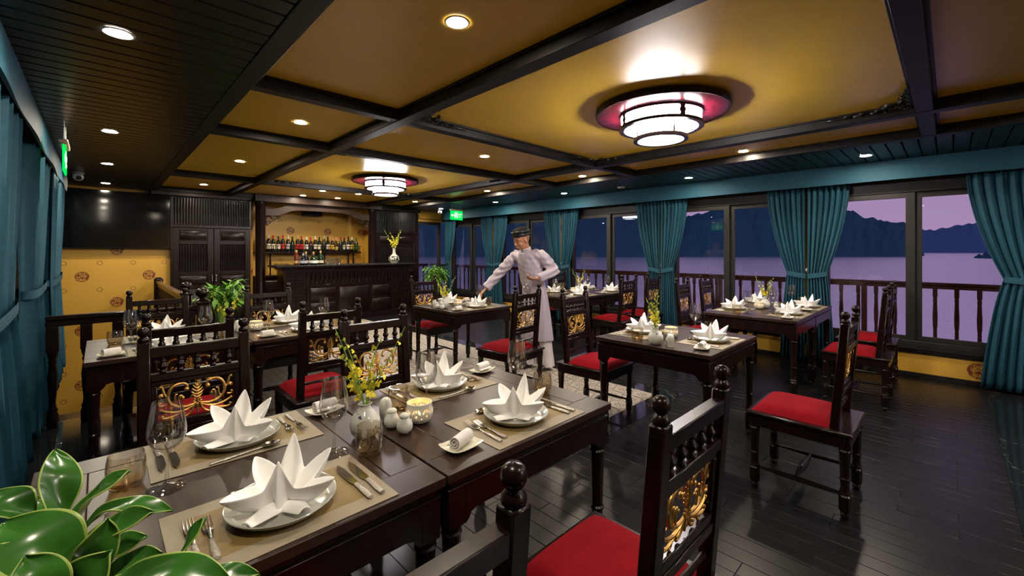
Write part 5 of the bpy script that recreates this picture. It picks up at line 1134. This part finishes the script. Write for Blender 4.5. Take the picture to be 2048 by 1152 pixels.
# security cameras, detector, exit signs
M['grey_plastic'] = plain('grey_plastic', (0.25, 0.25, 0.25), 0.4)
def cctv(x, y, z, rz, label):
    r = tag(empty('security_camera', (x, y, z), rz), label, 'camera', 'security cameras')
    MB().lathe([(0, 0), (0.055, 0.0), (0.058, -0.02), (0.05, -0.035), (0, -0.035)], 24).obj('camera_base', 'grey_plastic', r); MB().ball((0, 0, -0.06), 0.052, 20, 14).obj('camera_ball', 'white', r)
    T = Matrix.Translation((0, -0.035, -0.075)) @ Matrix.Rotation(PI / 2 + 0.35, 4, 'X'); MB().lathe([(0, 0.0), (0.027, 0.0), (0.027, 0.022), (0, 0.024)], 18, T).obj('camera_lens', 'black', r)
cctv(-0.20, 7.70, ZB + 0.003, 0.2, 'white turret security camera on the black boards near the television'); cctv(5.92, 8.62, ZB + 0.003, -0.6, 'white turret security camera in the back corner by the exit sign')
tag(MB().lathe([(0, 0), (0.06, 0), (0.058, -0.012), (0.035, -0.02), (0, -0.02)], 24).obj('smoke_detector', 'white', None, 38, (5.88, 3.6, ZB + 0.003)), 'flat white smoke detector on the teal boards', 'smoke detector')
M['exit_green'] = emit('exit_sign_green', (0.0, 0.75, 0.10), 0.9); M['exit_white'] = emit('exit_sign_white', (0.85, 1.0, 0.85), 1.0); M['copper'] = plain('brushed_copper', (0.75, 0.5, 0.4), 0.3, 0.8)
def exit_sign(x, y, ztop, rz, label):
    r = tag(empty('exit_sign', (x, y, ztop), rz), label, 'exit sign', 'green exit signs')
    MB().box(-0.17, 0.17, -0.025, 0.025, -0.055, -0.015, 0.008).obj('sign_housing', 'copper', r)
    for s in (-1, 1): MB().tube([(s * 0.12, 0, -0.016), (s * 0.12, 0, max(0.0, ZB + 0.004 - ztop))], 0.004, 6).obj('hanger', 'white', r)
    MB().box(-0.165, 0.165, -0.006, 0.006, -0.255, -0.056, 0.002).obj('sign_panel', 'exit_green', r)
    def flatp(nm, out): MB().prism(out, -0.0085, -0.0062, 'y').obj(nm, 'exit_white', r, 0)
    flatp('arrow', [(-0.15, -0.155), (-0.11, -0.12), (-0.11, -0.143), (-0.065, -0.143), (-0.065, -0.167), (-0.11, -0.167), (-0.11, -0.19)])
    dm = MB()
    for q in ((-0.055, 0.025, -0.10, -0.088), (-0.055, -0.043, -0.22, -0.10), (0.013, 0.025, -0.22, -0.10)): dm.box(q[0], q[1], -0.0085, -0.0062, q[2], q[3])
    dm.obj('doorway_mark', 'exit_white', r, 0)
    mn = MB(); mn.lathe([(0, 0), (0.011, 0), (0.011, 0.0022), (0, 0.0022)], 12, Matrix.Translation((-0.012, -0.0062, -0.117)) @ Matrix.Rotation(PI / 2, 4, 'X'))
    for a, b, w in (((-0.012, -0.13), (-0.018, -0.165), 0.010), ((-0.014, -0.135), (-0.038, -0.150), 0.005), ((-0.012, -0.135), (0.006, -0.155), 0.005), ((-0.018, -0.165), (-0.036, -0.185), 0.006), ((-0.036, -0.185), (-0.034, -0.208), 0.005), ((-0.018, -0.165), (0.0, -0.185), 0.006), ((0.0, -0.185), (0.010, -0.205), 0.005)): mn.tube([(a[0], -0.0074, a[1]), (b[0], -0.0074, b[1])], w, 6, flat=0.2, nrm=(0, 1, 0))
    mn.obj('running_figure', 'exit_white', r)
    for txt, sz, px, pz in (('EXIT', 0.055, 0.035, -0.150), ('LỐI RA', 0.030, 0.035, -0.195)):
        c = bpy.data.curves.new('sign_text', 'FONT'); c.body = txt; c.size = sz; c.extrude = 0.001; c.materials.append(M['exit_white'])
        oc = bpy.data.objects.new('tmp', c); COL.objects.link(oc); tme_ = evalmesh(oc); bpy.data.objects.remove(oc); tme_.name = 'sign_text'; o = put('sign_text', tme_, r); o.location = (px, -0.0075, pz); o.rotation_euler = (PI / 2, 0, 0)
exit_sign(5.62, 7.55, 2.335, 0.0, 'green lit exit sign hanging before the back right corner'); exit_sign(-0.20, 4.86, 2.27, PI / 2, 'green exit sign seen edge-on against the left valance')

# ------------------------------------------------------------------ potted plants
def frond_plant(x, y, h, spread, n, mat, label, seed, leafl=0.09, leafw=0.03, potr=0.13, poth=0.35, pairs=6):
    rn = random.Random(seed); r = tag(empty('potted_plant', (x, y, 0)), label, 'plant', 'potted plants')
    MB().lathe([(0, 0), (potr * .75, 0), (potr * .8, 0.02), (potr, poth), (potr * .92, poth), (potr * .9, poth - 0.03), (0, poth - 0.03)], 20).obj('pot', 'pot', r)
    st = MB(); lf = MB()
    for k in range(n):
        a = 2 * PI * k / n + rn.uniform(-0.4, 0.4); e = spread * rn.uniform(0.45, 1.0); zt = h * rn.uniform(0.72, 1.0)
        pts = bez([(0, 0, poth - 0.04), (math.cos(a) * e * 0.2, math.sin(a) * e * 0.2, zt * 0.8), (math.cos(a) * e * 0.6, math.sin(a) * e * 0.6, zt * 1.08), (math.cos(a) * e, math.sin(a) * e, zt * rn.uniform(0.75, 0.95))], 14)
        st.tube(pts, [0.005 - 0.0025 * i / 14 for i in range(15)], 5)
        for q in range(pairs * 2 + 1):
            t = 0.38 + 0.62 * (q // 2) / pairs; i = min(13, int(t * 14)); p = pts[i].lerp(pts[i + 1], min(1, t * 14 - i)); d = (pts[min(14, i + 1)] - pts[i]).normalized()
            side = d.cross(Vector((0, 0, 1))); side = side.normalized() if side.length > 1e-3 else Vector((1, 0, 0))
            s = 1 if q % 2 else -1; L = leafl * rn.uniform(0.75, 1.15) * (1.1 - 0.3 * t); w = leafw * rn.uniform(0.8, 1.2)
            ld = (side * s * 0.9 + d * 0.6 + Vector((0, 0, rn.uniform(-0.25, 0.35)))).normalized() if q < pairs * 2 else d
            up = ld.cross(d if q < pairs * 2 else side).normalized() if (ld.cross(d)).length > 1e-3 or q >= pairs * 2 else Vector((0, 0, 1))
            sd = ld.cross(Vector((0, 0, 1))); sd = sd.normalized() if sd.length > 1e-3 else side
            lf.add([tuple(p), tuple(p + ld * L * .4 + sd * w * .5 + Vector((0, 0, .005))), tuple(p + ld * L + Vector((0, 0, -.012))), tuple(p + ld * L * .4 - sd * w * .5 + Vector((0, 0, .005))), tuple(p + ld * L * .45 - Vector((0, 0, .003)))], [(0, 1, 4), (1, 2, 4), (0, 4, 3), (4, 2, 3)])
    st.obj('stems', 'stem_green', r)['kind'] = 'stuff'; lf.obj('leaves', mat, r, 30)['kind'] = 'stuff'
frond_plant(1.12, 6.50, 1.10, 0.33, 34, 'leaf_light', 'bushy green potted plant behind the stair newel', 5, 0.15, 0.055, pairs=4)
frond_plant(5.55, 8.25, 1.12, 0.34, 44, 'leaf_light', 'bright green fern at the right end of the bar', 6, 0.10, 0.035, pairs=7)
frond_plant(5.98, 8.80, 1.08, 0.27, 30, 'leaf_dark', 'dark green palm against the back window', 8, 0.16, 0.020, pairs=8)

# foreground leafy plant at the lower left, each leaf its own part
def P3(px, py, d):
    l = d * (px - 1024) / F_PX; return Vector((d * math.sin(YAW) + l * math.cos(YAW), d * math.cos(YAW) - l * math.sin(YAW), H_EYE - d * (py - 502) / F_PX))
def leaf_obj(par, b, t, w, nrm, bend, cup=0.28):
    ax = t - b; L = ax.length; ax.normalize(); n = Vector(nrm); n = (n - ax * n.dot(ax)).normalized(); s = ax.cross(n)
    N, K = 12, 8; vv = []; ff = []; mi = []
    for i in range(N + 1):
        q = i / N; ww = w * (0.10 + 0.90 * (math.sin(PI * q ** 1.55) ** 0.75 if 0 < q < 1 else 0)) * (1.0 if q < 0.98 else 0.4)
        if q == 0: ww = w * 0.10
        if q == 1: ww = w * 0.05
        c = b + ax * (L * q) + n * (bend * L * math.sin(PI * q) - bend * 0.25 * L * q * q)
        for k in range(K + 1):
            u = (-1, -0.955, -0.6, -0.3, 0, 0.3, 0.6, 0.955, 1)[k]; vv.append(tuple(c - par.location + s * (ww * 0.5 * u) + n * (cup * ww * 0.5 * abs(u) ** 1.4 + 0.004 * math.sin(q * 11 + u * 2))))
    m = K + 1; mb = MB()
    for i in range(N):
        for k in range(K): mb_i = 1 if k in (0, K - 1) else 0; ff.append((i * m + k, (i + 1) * m + k, (i + 1) * m + k + 1, i * m + k + 1)); mi.append(mb_i)
    mb.v = vv; mb.f = ff; mb.mi = mi
    o = mb.obj('leaf', ['leaf', 'leaf_edge'], par, 70); sd = o.modifiers.new('t', 'SOLIDIFY'); sd.thickness = 0.0022; sd.offset = 0; sb = o.modifiers.new('b', 'SUBSURF'); sb.levels = 1; sb.render_levels = 1
    return o
C0 = P3(120, 1230, 0.60)
pp = tag(empty('potted_foliage_plant', (C0.x, C0.y, 0.0)), 'large glossy leaved plant cropped by the lower left corner', 'plant')
MB().lathe([(0, 0), (0.07, 0), (0.075, 0.02), (0.095, 0.55), (0.098, 0.57), (0.088, 0.57), (0.085, 0.55), (0, 0.55)], 28, Matrix.Translation((-0.062, 0, 0))).obj('planter', 'pot', pp)
MB().tube([(-0.062, 0, 0.54), (-0.05, 0.0, 0.7), (0, 0, C0.z)], [0.012, 0.010, 0.008], 10).obj('stem', 'stem_green', pp)
toward = (P3(1024, 502, 0.01) - P3(120, 1100, 0.6)).normalized()
UPV = Vector((0, 0, 1)); side_r = Vector((math.cos(YAW), -math.sin(YAW), 0))
LV = [  # base px, tip px, depth base, depth tip, width px, facing weights (toward camera, up, right), bend
    ((105, 1085), (112, 897), 0.62, 0.66, 78, (0.7, 0.1, 0.75), 0.10), ((122, 1085), (255, 938), 0.62, 0.66, 60, (0.5, 0.8, -0.5), 0.10),
    ((150, 1085), (340, 1012), 0.62, 0.64, 52, (0.35, 1.0, 0.0), 0.26), ((140, 1140), (300, 1020), 0.60, 0.60, 72, (0.7, 0.75, -0.3), 0.12),
    ((75, 1065), (-30, 985), 0.62, 0.62, 82, (0.4, 0.95, 0.3), 0.14), ((170, 1190), (10, 1040), 0.56, 0.55, 150, (0.9, 0.6, 0.2), 0.12),
    ((150, 1180), (215, 1040), 0.58, 0.57, 84, (1.0, 0.3, 0.3), 0.08), ((190, 1215), (455, 1150), 0.52, 0.50, 92, (0.6, 0.85, 0.0), 0.17),
    ((350, 1190), (406, 1035), 0.58, 0.60, 46, (0.6, 0.0, -0.8), 0.08), ((330, 1210), (515, 1142), 0.54, 0.54, 48, (0.5, 0.9, 0.0), 0.18),
    ((60, 1210), (-20, 1095), 0.54, 0.52, 110, (0.9, 0.6, 0.3), 0.10), ((110, 1250), (50, 1112), 0.50, 0.49, 110, (1.0, 0.4, 0.0), 0.08),
    ((125, 1120), (70, 990), 0.66, 0.70, 62, (0.6, 0.7, 0.4), 0.12), ((150, 1160), (290, 1070), 0.64, 0.66, 62, (0.7, 0.7, -0.2), 0.12),
    ((130, 1240), (215, 1105), 0.55, 0.54, 110, (1.0, 0.5, -0.1), 0.1), ((60, 1240), (-60, 1180), 0.55, 0.55, 120, (0.8, 0.7, 0.0), 0.1), ((200, 1170), (322, 1105), 0.60, 0.60, 60, (0.7, 0.7, 0.1), 0.12)]
for bpx, tpx, d0, d1, w, fw, bd in LV:
    leaf_obj(pp, P3(bpx[0], bpx[1], d0), P3(tpx[0], tpx[1], d1), 0.85 * w * (d0 + d1) / 2 / F_PX, toward * fw[0] + UPV * fw[1] + side_r * fw[2], bd)

# ------------------------------------------------------------------ waiter
def silk_mat():
    m, nt, b = nmat('lilac_grey_damask_silk'); v = coords(nt); n = noise(nt, v, 38.0, 2.0); n2 = noise(nt, v, 5.0, 3.0)
    k = math_node(nt, 'LESS_THAN', math_node(nt, 'ABSOLUTE', math_node(nt, 'SUBTRACT', n, 0.5)), 0.035)
    lnk(nt, mixrgb(nt, k, mixrgb(nt, n2, (0.36, 0.31, 0.36), (0.46, 0.40, 0.46)), (0.455, 0.40, 0.455)), b.inputs['Base Color'])
    lnk(nt, math_node(nt, 'ADD', 0.34, math_node(nt, 'MULTIPLY', k, 0.15)), b.inputs['Roughness']); bump(nt, b, noise(nt, coords(nt, scale=(1, 1, 0.35)), 16.0, 2.0), 0.35, 0.02); return m
M['silk'] = silk_mat()
WO = Vector((3.73, 3.43, 0.0))
wtr = tag(empty('person', WO), 'waiter in lilac grey tunic and black turban leaning over to set a table', 'person')
V = lambda x, y, z: Vector((x, y, z)) - WO
body = MB()
hipL, hipR = V(3.745, 3.375, 0.88), V(3.72, 3.505, 0.88); knL, knR = V(3.755, 3.325, 0.48), V(3.71, 3.54, 0.48); anL, anR = V(3.785, 3.31, 0.08), V(3.735, 3.55, 0.08)
shR, elR, wrR = V(3.605, 3.655, 1.345), V(3.46, 3.795, 1.135), V(3.31, 3.865, 0.945)
shL, elL, wrL = V(3.675, 3.300, 1.355), V(3.765, 3.17, 1.165), V(3.52, 3.235, 1.085)
body.tube([V(3.73, 3.435, 0.84), V(3.715, 3.44, 0.95), V(3.685, 3.455, 1.08), V(3.655, 3.47, 1.22), V(3.64, 3.475, 1.33)], [0.085, 0.088, 0.085, 0.095, 0.085], 14)
for a, b, c, r in ((hipL, knL, anL, 1), (hipR, knR, anR, 1)): body.tube([a, a.lerp(b, .5), b, b.lerp(c, .35), c, c - Vector((0, 0, .03))], [0.060, 0.055, 0.046, 0.047, 0.036, 0.04], 12)
for a, b, c in ((shR, elR, wrR), (shL, elL, wrL)):
    body.tube([V(3.64, 3.475, 1.33), a, a.lerp(b, .5), b, b.lerp(c, .4), c], [0.055, 0.045, 0.040, 0.035, 0.034, 0.024], 12)
nb = V(3.618, 3.488, 1.36)
HC = V(3.545, 3.500, 1.545)
HT = Matrix.Translation(HC) @ Matrix.Rotation(PI - 0.20, 4, 'Z') @ Matrix.Rotation(0.33, 4, 'Y')     # x = facing, slightly right and down
hp = lambda x, y, z: HT @ Vector((x, y, z))
body.tube([nb, nb.lerp(hp(-0.02, 0, -0.05), 0.6), hp(-0.015, 0, -0.04)], [0.062, 0.054, 0.056], 12)
def hb(c, r, nu=14, nv=10): body.ball((0, 0, 0), r, nu, nv, 0, HT @ Matrix.Translation(c))
hb((0, 0, 0.0), (0.094, 0.074, 0.098)); hb((-0.028, 0, 0.015), (0.082, 0.074, 0.084)); hb((0.030, 0, -0.045), (0.060, 0.060, 0.072)); hb((0.034, 0, -0.084), (0.047, 0.047, 0.038)); hb((0.064, 0, -0.106), (0.018, 0.024, 0.016))
for s in (-1, 1): hb((0.058, s * 0.036, -0.046), (0.026, 0.024, 0.026)); hb((-0.008, s * 0.077, -0.028), (0.018, 0.009, 0.031)); hb((0.072, s * 0.031, 0.006), (0.016, 0.026, 0.010)); hb((0.097, s * 0.0115, -0.056), (0.010, 0.0085, 0.008))
body.tube([hp(0.090, 0, -0.006), hp(0.101, 0, -0.035), hp(0.108, 0, -0.055)], [0.008, 0.0095, 0.0125], 8)
hb((0.087, 0, -0.079), (0.012, 0.023, 0.0065)); hb((0.084, 0, -0.0895), (0.012, 0.019, 0.0075))
def hand(w, d, nrm, curl, thumb, spread=0.019):
    d = Vector(d).normalized(); n = Vector(nrm); n = (n - d * n.dot(d)).normalized(); s = d.cross(n)
    body.tube([w - d * 0.01, w + d * 0.03, w + d * 0.06, w + d * 0.085], [0.026, 0.034, 0.038, 0.034], 12, flat=0.45, nrm=tuple(n))
    for k in range(4):
        L = (0.068, 0.076, 0.072, 0.056)[k]; b = w + d * 0.078 + s * ((k - 1.5) * spread); c = curl * (1 + 0.12 * k)
        p = [b]; ang = 0.25 * c
        for q in range(3): p.append(p[-1] + (d * math.cos(ang) + n * math.sin(ang)) * (L * (0.45, 0.32, 0.23)[q])); ang += 0.75 * c
        body.tube(p, [0.0095, 0.0092, 0.0082, 0.0065], 8)
    b = w + d * 0.025 + s * (thumb * 0.026); p = [b, b + d * 0.028 + s * thumb * 0.022 + n * 0.008, b + d * 0.055 + s * thumb * 0.024 + n * 0.022 * curl, b + d * 0.074 + s * thumb * 0.014 + n * 0.034 * curl]
    body.tube(p, [0.013, 0.0115, 0.0098, 0.0075], 8)
hand(wrR, (-0.78, 0.10, -0.62), (-0.35, -0.15, -0.9), 0.75, -1)
hand(wrL, (-0.94, 0.26, 0.10), (0.10, 0.12, 1.0), 0.85, 1)
me = remesh(body, 0.0055, 5, 0.5); me.name = 'body'; me.materials.append(M['skin']); put('body', me, wtr)
for s in (-1, 1):
    MB().tube([hp(0.089, s * 0.014, 0.010), hp(0.089, s * 0.032, 0.016), hp(0.078, s * 0.049, 0.008)], [0.0028, 0.004, 0.002], 6).obj('eyebrow', 'hair', wtr)
    MB().tube([hp(0.0865, s * 0.018, -0.016), hp(0.0865, s * 0.031, -0.020), hp(0.079, s * 0.043, -0.015)], [0.0016, 0.0026, 0.0014], 6).obj('eyelid', 'hair', wtr)
M['lip'] = plain('lip', (0.42, 0.14, 0.11), 0.4)
MB().tube([hp(0.088, -0.020, -0.084), hp(0.0995, 0, -0.082), hp(0.088, 0.020, -0.084)], [0.002, 0.0042, 0.002], 6).obj('lips', 'lip', wtr)
sc2 = Matrix.Diagonal((1.0, 0.86, 1.0, 1.0))
tb_ = MB(); tb_.lathe([(0.090, 0.016), (0.109, 0.016), (0.1125, 0.020), (0.1155, 0.044), (0.1125, 0.046), (0.1175, 0.049), (0.1185, 0.076), (0.116, 0.081), (0.100, 0.083)], 28, HT @ Matrix.Translation((-0.008, 0, 0.012)) @ Matrix.Rotation(-0.12, 4, 'Y') @ sc2, cap=False)
tb_.obj('turban_band', 'turban', wtr, 60)
MB().lathe([(0.102, 0.070), (0.098, 0.090), (0.084, 0.110), (0.056, 0.124), (0.02, 0.130), (0, 0.130)], 26, HT @ Matrix.Translation((-0.010, 0, 0.008)) @ sc2, cap=False).obj('turban_crown', 'hair', wtr, 60)
hair = MB(); hair.lathe([(0.0925, -0.012), (0.0955, 0.0), (0.0965, 0.03)], 26, HT @ Matrix.Translation((-0.010, 0, 0.0)) @ Matrix.Diagonal((0.99, 0.79, 1, 1)), cap=False); M['shave'] = plain('cropped_hair', (0.10, 0.055, 0.04), 0.6)
# tunic
tn = MB()
SEC = [(3.622, 3.488, 1.400, 0.066, 0.075), (3.630, 3.485, 1.375, 0.085, 0.125), (3.640, 3.480, 1.330, 0.105, 0.165), (3.652, 3.472, 1.25, 0.116, 0.168), (3.675, 3.460, 1.12, 0.116, 0.160), (3.700, 3.445, 0.98, 0.116, 0.158), (3.715, 3.440, 0.85, 0.126, 0.172), (3.735, 3.435, 0.60, 0.142, 0.192), (3.750, 3.430, 0.35, 0.150, 0.210)]
vv = []; ff = []; nn = 40
for (x, y, z, rx, ry) in SEC:
    for k in range(nn):
        a = 2 * PI * k / nn; vv.append(tuple(V(x + rx * math.cos(a), y + ry * math.sin(a), z)))
for i in range(len(SEC) - 1):
    for k in range(nn): ff.append((i * nn + k, i * nn + (k + 1) % nn, (i + 1) * nn + (k + 1) % nn, (i + 1) * nn + k))
ff.append(tuple(range(nn))); ff.append(tuple((len(SEC) - 1) * nn + k for k in range(nn))); tn.add(vv, ff)
def sleeve(a, b, c, r):
    pts = [a, a.lerp(b, .33), a.lerp(b, .66), b, b.lerp(c, .33), b.lerp(c, .66), c, c + (c - b).normalized() * -0.004]; tn.tube([V(3.645, 3.475, 1.30)] + pts[:-1], [0.09] + r, 16)
sleeve(shR, elR, wrR + (wrR - elR).normalized() * -0.01, [0.068, 0.066, 0.060, 0.055, 0.056, 0.054, 0.060]); sleeve(shL, elL, wrL + (wrL - elL).normalized() * -0.02, [0.068, 0.066, 0.063, 0.058, 0.058, 0.054, 0.054])
for q in (shR, shL): tn.tube([V(3.628, 3.486, 1.345), V(3.628, 3.486, 1.355).lerp(q, 0.5) + Vector((0, 0, 0.004)), q + Vector((0, 0, -0.005))], [0.062, 0.062, 0.066], 14)
tme = remesh(tn, 0.011, 6, 0.6); tme.name = 'tunic'; tme.materials.append(M['silk'])
for v in tme.vertices:
    p = v.co; z = p.z; cx, cy = -0.005 + (0.9 - z) * 0.04, 0.0
    dx, dy = p.x - cx, p.y - cy; r = math.hypot(dx, dy); a = math.atan2(dy, dx)
    if z < 1.0 and r > 0.06:
        am = 0.010 * min(1, (1.0 - z) / 0.5); f = am * (math.sin(a * 9 + 1.2 * math.sin(z * 5)) + 0.5 * math.sin(a * 5 + 2 + z * 3)); p.x += dx / r * f; p.y += dy / r * f
    elif z >= 1.0:
        ex = min((p - elR).length, (p - elL).length); k_ = math.exp(-(ex / 0.14) ** 2); sx_ = min((p - shR).length, (p - shL).length); k2 = math.exp(-(sx_ / 0.13) ** 2)
        f = (0.003 + 0.007 * k_) * math.sin((p.x * 0.5 - p.z) * 95 + p.y * 35) * (0.4 + k_) + 0.006 * k2 * math.sin(p.z * 60 + p.x * 70 - p.y * 50) + 0.004 * math.sin(p.x * 21 + p.y * 47 + z * 9); n = v.normal; p += n * f
tme.update(); put('tunic', tme, wtr)
cl = MB().lathe([(0.064, 0.0), (0.066, 0.0), (0.063, 0.040), (0.060, 0.040), (0.062, 0.0)], 26, Matrix.Translation(V(3.617, 3.490, 1.392)) @ Matrix.Rotation(-0.32, 4, 'Y'), cap=False).obj('collar', 'silk', wtr, 60)
MB().lathe([(0.060, 0.03), (0.0605, 0.05), (0.058, 0.05), (0.0575, 0.03)], 26, Matrix.Translation(V(3.617, 3.490, 1.392)) @ Matrix.Rotation(-0.32, 4, 'Y'), cap=False).obj('inner_collar', 'linen', wtr, 60)
for x, y, z in ((3.537, 3.455, 1.370), (3.548, 3.505, 1.368)): MB().ball(V(x, y, z), 0.007, 8, 6).obj('button', 'linen', wtr)
for a, b, nm in ((knL, anL, 'L'), (knR, anR, 'R')):
    tr_ = MB(); pts = [a + Vector((0, 0, 0.10)), a, a.lerp(b, .5), b + Vector((0, 0, 0.02)), b - Vector((0, 0, 0.035))]; n = 22; vv = []; ff = []
    for i, p in enumerate(pts):
        rr = (0.075, 0.080, 0.082, 0.086, 0.090)[i]
        for k in range(n):
            t = 2 * PI * k / n; f = rr * (1 + 0.06 * math.sin(4 * t + i) + 0.03 * math.sin(7 * t)); vv.append((p.x + f * math.cos(t), p.y + 0.9 * f * math.sin(t), p.z))
    for i in range(len(pts) - 1):
        for k in range(n): ff.append((i * n + k, i * n + (k + 1) % n, (i + 1) * n + (k + 1) % n, (i + 1) * n + k))
    tr_.add(vv, ff).obj('trouser_leg', 'trouser', wtr, 70)
    sh = MB(); sh.tube([(b.x + 0.055, b.y, 0.035), (b.x + 0.02, b.y, 0.045), (b.x - 0.06, b.y, 0.038), (b.x - 0.13, b.y - 0.004, 0.028), (b.x - 0.165, b.y - 0.006, 0.022)], [0.026, 0.040, 0.043, 0.042, 0.022], 14, flat=1.0)
    sh.warp(lambda x, y, z: (x, y, max(0.001, z if z < 0.06 else 0.06 + (z - 0.06) * 0.8))); sh.obj('shoe', 'black', wtr, 60)
gl_ = put('wine_glass', me_wine, None, (3.408, 3.272, 1.128)); gl_.rotation_euler = (PI, 0.05, 0); tag(gl_, 'clear wine glass held upside down in the left hand of the waiter', 'wine glass', 'wine glasses')
